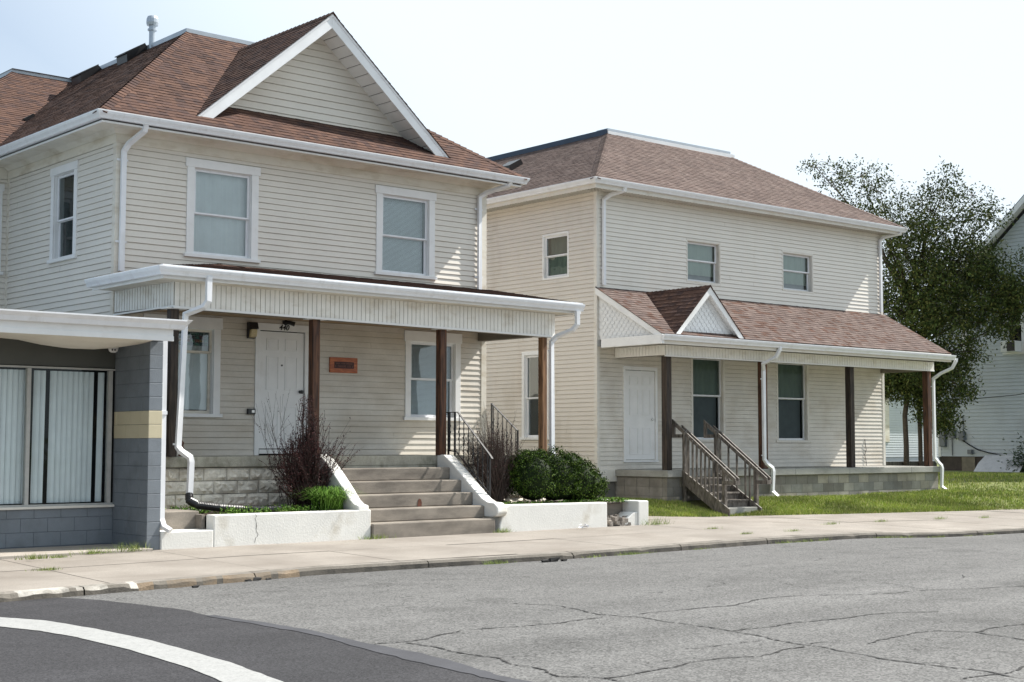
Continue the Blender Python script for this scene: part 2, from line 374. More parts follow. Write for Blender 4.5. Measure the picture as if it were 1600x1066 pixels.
# ================================================================= windows and doors
def window(par, P, u0, u1, z0, z1, trim=.12, head=None, style='blind', mid=.5, crown=True, matT=None, matS=None, recess=.05, sill=True, gl=None, label=None, tw=.032, lower=None, glo=None):
    """u0..z1 = outside of the casing; returns the hole for the siding"""
    matT = matT or WHITE; matS = matS or ALU; head = head or trim; gl = gl or GLASS
    a0, a1, b0, b1 = u0+trim, u1-trim, z0+(.06 if sill else trim), z1-head
    m = MB()
    m.pbox(P, u0, a0, -.02, tw, b0, b1); m.pbox(P, a1, u1, -.02, tw, b0, b1)
    m.pbox(P, u0-(.03 if crown else 0), u1+(.03 if crown else 0), -.02, tw+(.008 if crown else 0), b1, z1)
    if not sill: m.pbox(P, u0, u1, -.02, tw, z0, b0)
    # jamb lining
    for (p, q, r, s_) in ((a0-.001, a0+.012, b0, b1), (a1-.012, a1+.001, b0, b1)): m.pbox(P, p, q, -.16, .0, r, s_)
    m.pbox(P, a0, a1, -.16, 0, b1-.012, b1+.001)
    wn = m.build('window', matT, par, bevel=.004, label=label)
    if sill:
        m = MB(); m.pbox(P, u0-.04, u1+.04, -.15, tw+.03, z0, b0); m.build('sill', matT, wn, bevel=.004)
    o1 = -recess+.02; o0 = o1-.035; zm = b0+(b1-b0)*mid; f = .042
    m = MB()
    A0, A1, B0, B1 = a0+.012, a1-.012, b0, b1-.012
    # upper sash stands proud of the lower one
    m.pbox(P, A0, A0+f, o0, o1, zm, B1); m.pbox(P, A1-f, A1, o0, o1, zm, B1); m.pbox(P, A0+f, A1-f, o0, o1, B1-f, B1); m.pbox(P, A0+f, A1-f, o0, o1, zm, zm+.03)
    m.pbox(P, A0, A0+f, o0-.037, o0-.002, B0, zm+.02); m.pbox(P, A1-f, A1, o0-.037, o0-.002, B0, zm+.02)
    m.pbox(P, A0+f, A1-f, o0-.037, o0-.002, B0, B0+f+.01); m.pbox(P, A0+f, A1-f, o0-.037, o0-.002, zm-.012, zm-.001)
    m.build('sash', matS, wn)
    m = MB(); m.face([P(A0+f, o0+.015, zm+.03), P(A1-f, o0+.015, zm+.03), P(A1-f, o0+.015, B1-f), P(A0+f, o0+.015, B1-f)])
    m.face([P(A0+f, o0-.02, B0+f), P(A1-f, o0-.02, B0+f), P(A1-f, o0-.02, zm-.012), P(A0+f, o0-.02, zm-.012)])
    m.build('pane', gl, wn)
    ob = o0-.07
    m = MB()
    if style == 'slats':
        z = B0+.05
        zl = B0+.03 if lower is None else lower
        z = zl
        while z < B1-.02:
            m.face([P(A0+.02, ob, z), P(A1-.02, ob, z), P(A1-.02, ob-.014, z+.021), P(A0+.02, ob-.014, z+.021)]); z += .023
        m.build('blind', BLIND, wn)
    elif style in ('shade', 'green'):
        zl = B0 if lower is None else lower
        n = 24
        for i in range(n):
            p, q = A0+(A1-A0)*i/n, A0+(A1-A0)*(i+1)/n; w1, w2 = .012*math.sin(i*1.3), .012*math.sin((i+1)*1.3)
            m.face([P(p, ob+w1, zl), P(q, ob+w2, zl), P(q, ob+w2, B1), P(p, ob+w1, B1)])
        m.build('curtain', CURT if style == 'shade' else CURTG, wn)
        if style == 'green': m = MB(); m.face([P(A0, ob-.06, B0), P(A1, ob-.06, B0), P(A1, ob-.06, B1), P(A0, ob-.06, B1)]); m.build('drape', DRAPE, wn)
    m = MB(); d = -.9
    m.face([P(a0, d, b0), P(a1, d, b0), P(a1, d, b1), P(a0, d, b1)])
    m.face([P(a0, d, b0), P(a0, -.16, b0), P(a0, -.16, b1), P(a0, d, b1)]); m.face([P(a1, d, b0), P(a1, -.16, b0), P(a1, -.16, b1), P(a1, d, b1)])
    m.face([P(a0, d, b0), P(a1, d, b0), P(a1, -.16, b0), P(a0, -.16, b0)]); m.face([P(a0, d, b1), P(a1, d, b1), P(a1, -.16, b1), P(a0, -.16, b1)])
    m.build('room_wall', DARK, wn)
    return wn
def hole(u0, u1, z0, z1, t=.02): return (u0+t, u1-t, z0+t, z1-t)

def panel_door(par, P, u0, u1, z0, z1, o=0.0, mat=None, hinge='left'):
    m = MB(); m.pbox(P, u0, u1, o-.045, o, z0, z1)
    W = u1-u0; H = z1-z0
    d = m.build('door', mat or WHITE, par, bevel=.003)
    for (a, b) in ((.15, .43), (.57, .85)):
        for (c, e) in ((.06, .36), (.50, .79), (.84, .94)):
            m = MB()
            x0, x1, y0, y1 = u0+W*a, u0+W*b, z0+H*c, z0+H*e; t = .018
            for (p, q, r, s_) in ((x0, x1, y0, y0+t), (x0, x1, y1-t, y1), (x0, x0+t, y0+t, y1-t), (x1-t, x1, y0+t, y1-t)): m.pbox(P, p, q, o-.001, o+.012, r, s_)
            m.pbox(P, x0+.04, x1-.04, o-.001, o+.005, y0+.04, y1-.04)
            m.pbox(P, x0+.002, x1-.002, o-.001, o+.0015, y0+.002, y1-.002)
            m.build('door_panel', mat or WHITE, d, bevel=.003)
    return d

# ================================================================= terrain
def sm(t): t = max(0., min(1., t)); return t*t*(3-2*t)
def basez(x): return -.07*sm((x-10.5)/3.0)
def walkz(x, y): return basez(x)-.08*max(0., min(1.0, (-3.5-y)/3.4))
def roadz(x): return -.17+basez(x)
def interp(tab, x):
    if x <= tab[0][0]: return tab[0][1]
    for (a, b), (c, d) in zip(tab, tab[1:]):
        if x <= c: return b+(d-b)*(x-a)/(c-a)
    return tab[-1][1]
CURB = [(-60, -12), (-12, -8.0), (-8, -7.5), (-4.6, -7.1), (-2, -6.8), (-.3, -6.55), (3.8, -6.75), (8.6, -6.6), (12.4, -6.8), (15.3, -7.15), (22, -7.9), (40, -10.5), (90, -20)]
EDGE = [(11.2, -.2), (11.45, -1.0), (13.4, -1.35), (14.35, -1.7), (17.8, -2.75), (21.7, -3.65), (30, -5.4), (40, -7.5), (90, -17)]
def curb_y(x): return interp(CURB, x)
def lawnz(x, y):
    d = y-interp(EDGE, x)
    z = basez(x)+.035*sm(d/.12)+.25*sm(d/1.6)
    z += .30*sm((x-21)/7)*sm(d/6)+.06*sm((x-24)/3)
    return z
FR = WORLD
# far ground
m = MB(); m.face([(-900, -900, -.9), (900, -900, -.9), (900, 900, -.9), (-900, 900, -.9)]); struct(m, 'ground', FAR)
# road: one sheet, aggregate and fine cracking in the material
def road_mat(name, base, cracks, vor):
    m_ = bpy.data.materials.new(name); m_.use_nodes = True; t = m_.node_tree; n = t.nodes; L = t.links; b = n['Principled BSDF']; b.inputs['Roughness'].default_value = .92
    b.inputs['Specular IOR Level'].default_value = .25
    co = n.new('ShaderNodeTexCoord')
    def nz(sc, det=5, vec=None):
        q = n.new('ShaderNodeTexNoise'); q.inputs['Scale'].default_value = sc; q.inputs['Detail'].default_value = det; L.new(vec or co.outputs['Object'], q.inputs[0]); return q
    def mr(src, a, b_, c, d):
        q = n.new('ShaderNodeMapRange'); q.inputs[1].default_value = a; q.inputs[2].default_value = b_; q.inputs[3].default_value = c; q.inputs[4].default_value = d; L.new(src, q.inputs[0]); return q.outputs[0]
    def mul(a, b_):
        q = n.new('ShaderNodeMath'); q.operation = 'MULTIPLY'; L.new(a, q.inputs[0]); L.new(b_, q.inputs[1]); return q.outputs[0]
    big = mr(nz(.35).outputs[0], .3, .7, .88, 1.10); mid_ = mr(nz(3).outputs[0], .3, .7, .93, 1.07)
    v = n.new('ShaderNodeTexVoronoi'); v.inputs['Scale'].default_value = vor; L.new(co.outputs['Object'], v.inputs[0])
    sep = n.new('ShaderNodeSeparateColor'); L.new(v.outputs['Color'], sep.inputs[0])
    ag = mr(sep.outputs[0], 0, 1, .55, 1.5)
    f = mul(mul(big, mid_), ag)
    ms = n.new('ShaderNodeMapping'); ms.inputs['Scale'].default_value = (.06, 1.1, 1); L.new(co.outputs['Object'], ms.inputs[0])
    f = mul(f, mr(nz(1.0, 4, ms.outputs[0]).outputs[0], .3, .7, .84, 1.12)); f = mul(f, mr(nz(.8, 6).outputs[0], .60, .70, 1.0, .80))
    if cracks:
        dn = nz(1.3, 6); mx_ = n.new('ShaderNodeVectorMath'); mx_.operation = 'SCALE'; mx_.inputs['Scale'].default_value = .9; L.new(dn.outputs['Color'], mx_.inputs[0])
        ad = n.new('ShaderNodeVectorMath'); L.new(co.outputs['Object'], ad.inputs[0]); L.new(mx_.outputs[0], ad.inputs[1])
        v2 = n.new('ShaderNodeTexVoronoi'); v2.feature = 'DISTANCE_TO_EDGE'; v2.inputs['Scale'].default_value = 1.5; L.new(ad.outputs[0], v2.inputs[0])
        edge = mr(v2.outputs['Distance'], .0, .012, .45, 1)
        msk = mr(nz(.7, 5).outputs[0], .46, .54, 0, 1)
        q = n.new('ShaderNodeMixRGB'); L.new(msk, q.inputs[0]); q.inputs[1].default_value = (1, 1, 1, 1); L.new(edge, q.inputs[2]); f = mul(f, q.outputs[0])
    vs = n.new('ShaderNodeVectorMath'); vs.operation = 'SCALE'; vs.inputs[0].default_value = base; L.new(f, vs.inputs['Scale']); L.new(vs.outputs[0], b.inputs['Base Color'])
    bn = n.new('ShaderNodeBump'); bn.inputs['Distance'].default_value = .006; L.new(sep.outputs[1], bn.inputs['Height']); L.new(bn.outputs[0], b.inputs['Normal'])
    return m_
ASPH = road_mat('old_asphalt', (.134, .132, .128), True, 62)
ASPN = road_mat('new_asphalt', (.044, .043, .046), False, 80)
PAINT = M('worn_road_paint', (.33, .33, .32), .7, .08, 6, dirt=(.16, .16, .16, .6), dsc=(24, 24, 24), dr=(.5, .72), fine=.15, bs=90)
TAR = M('crack_filler', (.025, .024, .023), .9, .3, 10)
m = MB()
xs = [-60, -30, -12, -8, -4, 0, 4, 8, 9, 10, 10.5, 11, 11.5, 12, 12.5, 13, 13.5, 14, 16, 22, 40, 90]
for a, b in zip(xs, xs[1:]):
    m.face([(a, -60, roadz(a)), (b, -60, roadz(b)), (b, curb_y(b)+.05, roadz(b)), (a, curb_y(a)+.05, roadz(a))])
struct(m, 'road', ASPH)
PB = [(-4.2, -6.75), (-4.07, -6.85), (-3.79, -7.3), (-3.57, -8.31), (-3.5, -8.98), (-3.56, -9.7), (-3.52, -10.33), (-3.53, -11.39), (-3.67, -12.16), (-3.78, -13.0), (-3.89, -14.05), (-3.92, -16), (-4.1, -24), (-4.0, -59)]
m = MB(); rnd = random.Random(4)
ys = []; 
for (a, b), (c, d) in zip(PB, PB[1:]):
    n_ = max(1, int(abs(d-b)/.12))
    if n_ > 40: n_ = 40
    for i in range(n_): ys.append((a+(c-a)*i/n_+rnd.uniform(-.018, .018), b+(d-b)*i/n_))
ys.append(PB[-1])
for (a, b), (c, d) in zip(ys, ys[1:]): m.face([(-60, d, -.166), (c, d, -.166), (a, b, -.166), (-60, b, -.166)])
struct(m, 'road_patch', ASPN)
# tar band along the seam
m = MB()
for (a, b), (c, d) in zip(ys, ys[1:]):
    if b < -9.5 and d > -20:
        w1 = .05+.16*sm((-9.5-b)/3)*(.6+.4*math.sin(b*2.3)); w2 = .05+.16*sm((-9.5-d)/3)*(.6+.4*math.sin(d*2.3))
        m.face([(a-.05, b, -.162), (c-.05, d, -.162), (c+w2, d, -.162), (a+w1, b, -.162)])
struct(m, 'road_seam', M('seam_tar', (.048, .048, .055), .85, .2, 4, fine=.25))
# painted stripe
up = [(-7.2, -7.55), (-6.2, -7.75), (-5.5, -8.05), (-5.12, -8.39), (-4.9, -8.93), (-4.82, -9.79), (-4.8, -10.82), (-4.93, -12.3), (-5.1, -13.28), (-5.35, -14.5), (-5.8, -16.5), (-6.6, -19)]
lo = [(-7.3, -8.0), (-6.4, -8.25), (-5.75, -8.6), (-5.42, -9.0), (-5.25, -9.6), (-5.19, -10.2), (-5.19, -11.2), (-5.3, -12.4), (-5.43, -13.1), (-5.75, -14.6), (-6.2, -16.6), (-7.0, -19.1)]
m = MB(); rnd = random.Random(9)
def dens(pl, n=8):
    o_ = []
    for (a, b), (c, d) in zip(pl, pl[1:]):
        for i in range(n): t = i/n; o_.append((a+(c-a)*t+rnd.uniform(-.006, .006), b+(d-b)*t+rnd.uniform(-.006, .006)))
    return o_+[pl[-1]]
U, Lw = dens(up), dens(lo)
for i in range(len(U)-1): m.face([(*Lw[i], -.161), (*Lw[i+1], -.161), (*U[i+1], -.161), (*U[i], -.161)])
struct(m, 'road_marking', PAINT)
CR = [[(-0.62, -10.57), (-0.42, -11.03), (-0.65, -11.87), (-0.6, -12.08), (-0.51, -12.33), (-0.58, -12.92), (-0.65, -13.53), (-0.8, -14.1), (-0.88, -14.5), (-0.87, -14.64), (-0.97, -15.15), (-1.05, -15.63), (-1.0, -16.13), (-1.2, -17.5)],
[(-0.35, -12.13), (0.28, -12.14), (0.92, -12.22), (1.34, -12.1), (1.94, -12.0), (2.4, -12.18), (3.23, -12.6), (3.94, -12.7), (5.05, -13.09), (7, -13.4)],
[(-0.64, -13.54), (0.2, -13.52), (0.72, -13.59), (1.3, -13.59), (1.8, -13.74), (2.06, -13.9)],
[(-0.45, -14.81), (0.1, -14.71), (0.51, -14.65), (0.76, -14.72), (0.9, -14.99), (1.73, -14.97), (3, -15.2)],
[(0.9, -14.99), (0.77, -15.51), (.7, -16.5)], [(-0.88, -14.5), (-0.44, -14.55)],
[(-3.31, -14.64), (-2.81, -14.63), (-2.29, -14.54), (-1.87, -14.58), (-1.68, -14.68), (-0.95, -14.56)],
[(-3.38, -13.73), (-3.37, -14.1), (-3.5, -14.37), (-3.31, -14.64), (-3.32, -14.81)],
[(-1.42, -16.3), (-1.11, -16.33), (-0.91, -16.37), (-0.57, -16.27)],
[(3.51, -10.66), (3.12, -11.23), (3.23, -11.74), (3.18, -12.55)], [(4.45, -11.03), (4.16, -11.78), (3.83, -12.61)],
[(-0.76, -12.05), (-1.4, -12.14), (-1.6, -12.09), (-1.92, -12.06), (-2.43, -11.96), (-2.96, -12.19), (-3.34, -12.2), (-3.54, -12.16)],
[(0.79, -10.97), (1.59, -10.77), (2.14, -10.76), (2.61, -10.67), (2.82, -10.32)],
[(4.56, -10.41), (4.45, -11.03), (5.58, -11.0), (5.96, -11.65), (5.41, -12.06)],
[(-3.26, -12.27), (-3.24, -12.67), (-3.29, -13.14), (-3.24, -13.42), (-3.37, -13.69), (-3.38, -13.73)],
[(-0.21, -15.22), (-0.08, -15.58), (0.04, -15.92)], [(-3.14, -13.46), (-2.69, -13.51), (-2.25, -13.78)],
[(0.84, -11.23), (1.0, -11.59), (0.99, -12.2), (0.87, -12.67)], [(-1.79, -14.02), (-1.25, -14.09), (-0.94, -14.11)],
[(-2.5, -7.9), (-1.2, -8.1), (.4, -8.0), (1.6, -8.4)], [(3.2, -9.1), (5.5, -9.3), (7.7, -9.0), (10.4, -9.5)], [(8.1, -7.6), (9.0, -8.6), (8.7, -9.9), (9.6, -11.4)],
[(11.5, -7.5), (12.6, -8.8), (15.4, -9.3), (17.6, -8.9)]]
m = MB(); rnd = random.Random(21)
THIN = {5, 9, 10, 12, 13, 15, 16, 17, 18, 19, 20, 21, 22}
for ci, pl in enumerate(CR):
    pts = [Vector((a, b, 0)) for a, b in pl]
    for it in range(4):
        q = [pts[0]]
        for a, b in zip(pts, pts[1:]):
            d = b-a; nn = Vector((-d.y, d.x, 0)); q += [(a+b)/2+nn*rnd.uniform(-.085, .085), b]
        pts = q
    base_w = .006 if ci in THIN else .0105
    ws = [base_w*rnd.uniform(.25, 1.6) for _ in pts]
    for i in range(len(pts)-1):
        if rnd.random() < (.35 if ci in THIN else .06): continue
        a, b = pts[i], pts[i+1]; d = (b-a); 
        if d.length < 1e-5: continue
        nn = Vector((-d.y, d.x, 0)).normalized()
        A = [a-nn*ws[i], a+nn*ws[i], b+nn*ws[i+1], b-nn*ws[i+1]]
        m.face([(p.x, p.y, roadz(p.x)+.005) for p in A][::-1])
struct(m, 'road_cracks', TAR)

# pavement slabs with real joints
m = MB(); rnd = random.Random(5); jx = -60.0; bnd = []
while jx < 60: bnd.append(jx); jx += 2.1+rnd.uniform(-.15, .15)
SW = []
def back_y(x): return -3.0 if x < 8.9 else (2.5 if x < 11.3 else interp(EDGE, x)+.03)
for a, b in zip(bnd, bnd[1:]):
    if b > 20 or a < -20: nx, ny = 2, 2
    else: nx, ny = 6, 5
    tilt = rnd.uniform(-.006, .006)
    tone = rnd.uniform(.92, 1.07)
    lanes = ((0, .47), (.47, 1.0))
    for l0, l1 in lanes:
        dz = rnd.uniform(-.003, .003)
        for i in range(nx):
            for j in range(ny):
                P_ = []
                for (s, t) in ((i/nx, j/ny), ((i+1)/nx, j/ny), ((i+1)/nx, (j+1)/ny), (i/nx, (j+1)/ny)):
                    x = a+.009+(b-a-.018)*s
                    y0 = curb_y(x)+.158; y1 = back_y(x)
                    tt = l0+(l1-l0)*t; tt += (.002 if t == 0 else (-.002 if t == 1 else 0))
                    y = y0+(y1-y0)*tt
                    P_.append((x, y, walkz(x, y)+dz+tilt*(s-.5)))
                m.face(P_, tuple(tone*q for q in (.262, .235, .204)))
WALK = M('sidewalk_concrete', (1, 1, 1), .9, .10, .8, bump=.003, bs=110, dirt=(.17, .145, .12, .75), dsc=(.8, 1.0, .9), dr=(.42, .72), attr=True, fine=.26)
struct(m, 'sidewalk', WALK)
m = MB()
for a, b in zip(xs, xs[1:]):
    m.face([(a, curb_y(a)+.1, walkz(a, -8)-.03), (b, curb_y(b)+.1, walkz(b, -8)-.03), (b, -3.5, walkz(b, 0)-.03), (a, -3.5, walkz(a, 0)-.03)])
    m.face([(a, -3.5, walkz(a, 0)-.03), (b, -3.5, walkz(b, 0)-.03), (b, 30, walkz(b, 0)-.03), (a, 30, walkz(a, 0)-.03)])
struct(m, 'ground_base', M('joint_dirt', (.03, .026, .02), 1, .3, 8))
# kerb stones
def kerb_noise(x, y): return .012*math.sin(x*9.1+y*3)+.008*math.sin(x*23.7)+.006*math.sin(x*51)
m = MB(); x = -40.0; rnd = random.Random(12)
while x < 60:
    ln = rnd.uniform(1.9, 2.9); e = min(60, x+ln); n_ = 24 if -8 < x < 22 else 2; drop = rnd.uniform(-.001, .005)
    for i in range(n_):
        P_ = []
        for t in (i/n_, (i+1)/n_):
            xx = x+.008+(e-x-.016)*t; y = curb_y(xx); zt = walkz(xx, y)+drop; zr = roadz(xx)-.02
            chip = max(0, math.sin(xx*3.7)+math.sin(xx*8.3+1)-1.0)*.02 + (.012 if -4.5 < xx < -.5 and math.sin(xx*14) > .1 else 0)
            k = kerb_noise(xx, 0)
            P_.append(((xx, y-.005+k*.4, zr), (xx, y+k*.5+chip*.3, zt-.035-chip), (xx, y+.03+chip+k*.3, zt-.003-chip*.4), (xx, y+.165, zt+.002)))
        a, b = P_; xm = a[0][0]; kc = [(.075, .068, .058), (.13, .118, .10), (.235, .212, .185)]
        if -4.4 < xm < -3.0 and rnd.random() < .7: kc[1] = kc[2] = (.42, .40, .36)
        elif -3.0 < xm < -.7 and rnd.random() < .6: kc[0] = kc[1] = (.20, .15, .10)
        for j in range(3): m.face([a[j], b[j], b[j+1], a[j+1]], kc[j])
    x = e
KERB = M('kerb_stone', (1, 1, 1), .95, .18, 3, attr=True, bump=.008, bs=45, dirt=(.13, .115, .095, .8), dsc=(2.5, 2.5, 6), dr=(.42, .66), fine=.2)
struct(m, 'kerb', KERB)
# remains of yellow and white kerb paint (left end)
m = MB(); rnd = random.Random(3)
for k in range(70):
    xx = -4.6+4.4*k/70
    if rnd.random() < .5:
        w_ = rnd.uniform(.03, .075); y = curb_y(xx)
        t = rnd.uniform(.0, .05)
        m.face([(xx, y+.0+t*.1, walkz(xx, y)-.045-t*.4), (xx+w_, curb_y(xx+w_)-.0+t*.1, walkz(xx, y)-.045-t*.3), (xx+w_, y+.035, walkz(xx, y)+.004), (xx, y+.03, walkz(xx, y)+.004)], (.46, .44, .40) if xx < -3.2 and xx > -4.2 else (.33, .25, .17))
0 and struct(m, 'kerb_paint', M('old_kerb_paint', (1, 1, 1), .8, .15, 9, attr=True, dirt=(.2, .17, .14, .7), dsc=(9, 9, 9)))

# lawn
m = MB()
lx = [11.2+.6*i for i in range(34)]+[32+2*i for i in range(12)]
ty = [0, .03, .06, .1, .15, .22, .3, .4, .5, .62, .75, 1]
def lawn_pt(x, t):
    y0 = interp(EDGE, x); y = y0+t*26
    return (x, y, lawnz(x, y)-.004+.01*math.sin(x*5+y*3))
for a, b in zip(lx, lx[1:]):
    for s, t in zip(ty, ty[1:]): m.face([lawn_pt(a, s), lawn_pt(b, s), lawn_pt(b, t), lawn_pt(a, t)])
struct(m, 'lawn_ground', LAWN)

# grass blades (uncountable: one object)
def blades(name, spots, pal, mat, org=(0, 0, 0), build=True, mb=None):
    mb = mb or MB()
    for (x, y, z, h, w_, lean, k) in spots:
        for _ in range(k):
            pf = .72+.5*(.5+.5*math.sin(x*1.9+1.3*math.sin(y*2.1))*math.sin(y*2.7+x*.6)); a = random.random()*6.283; px, py = x+random.gauss(0, w_*2.5), y+random.gauss(0, w_*2.5)
            hh = h*random.uniform(.55, 1.2); l = lean*hh*random.random(); b = random.random()*6.283
            ca, sa = math.cos(a)*w_/2, math.sin(a)*w_/2; c = random.choice(pal); f = pf*random.uniform(.75, 1.15)
            mb.face([(px-ca, py-sa, z), (px+ca, py+sa, z), (px+math.cos(b)*l, py+math.sin(b)*l, z+hh)], tuple(q*f for q in c))
    return mb
GRN = [(.27, .36, .045), (.34, .42, .06), (.19, .27, .035), (.42, .45, .10), (.46, .42, .17), (.12, .18, .025)]
sp = []
random.seed(11)
for _ in range(21000):
    x = 11.3+9.5*random.random(); y0 = interp(EDGE, x); y = y0-.04+random.random()**1.2*2.2
    hx = (x-12.65); hy = y-1.681
    if .5 < hx < 11.0 and hy > -1.63: continue
    if .85 < hx < 2.15 and hy > -3.1: continue
    sp.append((x, y, lawnz(x, y)-.005, .05+.03*random.random(), .012, .6, 4))
for _ in range(16000):
    x = 20+15*random.random(); y0 = interp(EDGE, x); y = y0-.04+random.random()*(9 if x > 23.7 else 3.6)
    if 30 < x and y > .3: continue
    sp.append((x, y, lawnz(x, y)-.005, .07, .02, .6, 3))
g = blades('grass', sp, GRN, None)
struct(g, 'grass', M('grass_blade', (1, 1, 1), .7, .22, 1.1, attr=True), kind='stuff')

# ================================================================= left house (440)
FR = WORLD
W1 = 7.89
h1 = thing('house', 'cream sided house numbered 440 with a big front gable and wide concrete steps', 'house', (0, 0, 0))
PF, PL = FRONT(), LEFT()
HU = [(1.273, 2.669, 4.63, 6.32), (5.213, 6.60, 4.63, 6.32)]
HP = [(.55, 1.96, 1.92, 3.62), (5.91, 7.25, 1.92, 3.62)]
fronth = [hole(*h) for h in HU+HP]+[(2.66, 3.73, 1.2, 3.56)]
m = MB(); siding(m, PF, .08, W1-.1, 4.05, 6.42, fronth, ex=.104, rs=3, wave=.003); m.build('upper_siding', SID1, h1)
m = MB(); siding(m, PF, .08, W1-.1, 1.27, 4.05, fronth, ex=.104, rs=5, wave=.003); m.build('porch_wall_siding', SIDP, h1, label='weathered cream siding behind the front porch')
sideh = [hole(1.44, 2.50, 4.63, 6.32)]
m = MB(); siding(m, PL, .08, 4.46, .3, 6.40, sideh, ex=.104, rs=7, wave=.002); m.build('side_siding', SID1, h1)
# wing front wall, other walls
PWg = FRONT(-1.4, 4.48)
m = MB(); siding(m, PWg, 0, 1.395, .3, 6.40, [hole(.12, 1.28, 4.6, 6.3)], ex=.104, rs=8); m.build('wing_siding', SID1, h1)
m = MB(); m.face([(W1, 0, .2), (W1, 13, .2), (W1, 13, 6.6), (W1, 0, 6.6)]); m.face([(W1, 13, .2), (-1.4, 13, .2), (-1.4, 13, 6.6), (W1, 13, 6.6)])
m.face([(-1.4, 4.48, .2), (-1.4, 13, .2), (-1.4, 13, 6.6), (-1.4, 4.48, 6.6)]); m.build('back_wall', SID1, h1)
for (x0, x1, y0, y1) in ((-.022, .09, -.024, .0), (W1-.11, W1+.02, -.024, .0), (-.025, .0, 4.40, 4.4795)):
    m = MB(); m.box(x0, x1, y0, y1, 1.27 if y0 < 1 else .3, 6.42)
    if x0 == -.022: m.box(-.022, 0, 0, .09, .3, 6.42)
    m.build('corner_board', CREAMT, h1, bevel=.004)
m = MB()
m.sweep([(0, 4.48, 6.40), (0, 0, 6.40), (W1, 0, 6.40), (W1, 1, 6.40)], [(0, 0), (.035, 0), (.035, .22), (0, .22)])
m.sweep([(-1.4, 4.48, 6.40), (-.035, 4.48, 6.40)], [(0, 0), (.03, 0), (.03, .22), (0, .22)])
m.build('frieze_board', CREAMT, h1, bevel=.004)
# soffit with a boxed cornice
m = MB()
m.sweep([(0, 4.6, 6.62), (0, 0, 6.62), (W1, 0, 6.62), (W1, 3, 6.62)], [(-.1, 0), (.51, .0), (.51, .03), (-.1, .03)])
m.sweep([(0, 4.4, 6.55), (0, 0, 6.55), (W1, 0, 6.55), (W1, 3, 6.55)], [(.036, .06), (.036, 0), (.055, 0), (.14, .07)])
m.build('soffit', CREAMT, h1)
m = MB(); m.sweep([(-.49, 4.2, 6.59), (-.49, -.49, 6.59), (W1+.49, -.49, 6.59), (W1+.49, 3, 6.59)], [(0, 0), (.02, 0), (.02, .14), (0, .14)])
m.build('fascia', WHITE, h1)
m = MB(); m.sweep([(-.511, 4.2, 6.765), (-.511, -.511, 6.765), (W1+.511, -.511, 6.765), (W1+.511, -.3, 6.765)], GUT); m.build('gutter', ALU, h1)
# roof
E0, EZ, DX0, DX1, DY, DZ = -.6, 6.735, 3.117, 4.775, 3.50, 9.60
XR = W1+.6
m = MB(); shingles(m, [(E0, E0, EZ), (XR, E0, EZ), (DX1, DY, DZ), (DX0, DY, DZ)], PAL1, rs=2); m.build('front_roof', SHIN, h1)
m = MB(); shingles(m, [(E0, E0, EZ), (DX0, DY, DZ), (DX0, 8.8, DZ), (E0, 3.88, EZ)], PAL1, rs=4); m.build('left_roof', SHIN, h1)
m = MB(); shingles(m, [(-2.0, 3.88, EZ), (E0, 3.88, EZ), (DX0, 8.8, DZ), (1.75, 8.8, DZ)], PAL1, rs=6); m.build('wing_roof', SHIN, h1)
m = MB(); m.face([(XR, E0, EZ), (XR, 13.6, EZ), (DX1, 10, DZ), (DX1, DY, DZ)]); m.face([(-2, 3.88, EZ), (1.75, 8.8, DZ), (1.75, 10, DZ), (-2, 13.6, EZ)]); m.face([(XR, 13.6, EZ), (-2, 13.6, EZ), (1.75, 10, DZ), (DX1, 10, DZ)])
m.build('back_roof', CAPM, h1)
nF = (0, -(DZ-EZ), DY-E0); nL = (-(DZ-EZ), 0, DX0-E0); nR = ((DZ-EZ), 0, XR-DX1); nW = (0, -(DZ-EZ), 8.8-3.88)
for a_, b_, n1_, n2_, r_ in (((E0, E0, EZ+.005), (DX0, DY, DZ), nF, nL, 1), ((XR, E0, EZ+.005), (DX1, DY, DZ), nF, nR, 2), ((-2.0, 3.88, EZ+.005), (1.75, 8.8, DZ), nW, nL, 3)):
    m = MB(); hipcaps(m, a_, b_, n1_, n2_, PAL1, rs=r_); m.build('hip_cap', SHIN, h1)
m = MB(); m.sweep([(1.75, 10, DZ-.02), (1.75, 8.8, DZ-.02), (DX0, 8.8, DZ-.02), (DX0, DY, DZ-.02), (DX1, DY, DZ-.02), (DX1, 10, DZ-.02)], [(-.1, 0), (.03, -.0), (.035, .09), (-.1, .10)])
m.build('deck_flashing', FLASH, h1)
m = MB(); m.face([(1.7, 8.7, DZ+.06), (DX1, 8.7, DZ+.06), (DX1, 10, DZ+.06), (1.7, 10, DZ+.06)]); m.face([(DX0, DY, DZ+.06), (DX1, DY, DZ+.06), (DX1, 8.7, DZ+.06), (DX0, 8.7, DZ+.06)])
m.build('flat_deck', FLASH, h1)
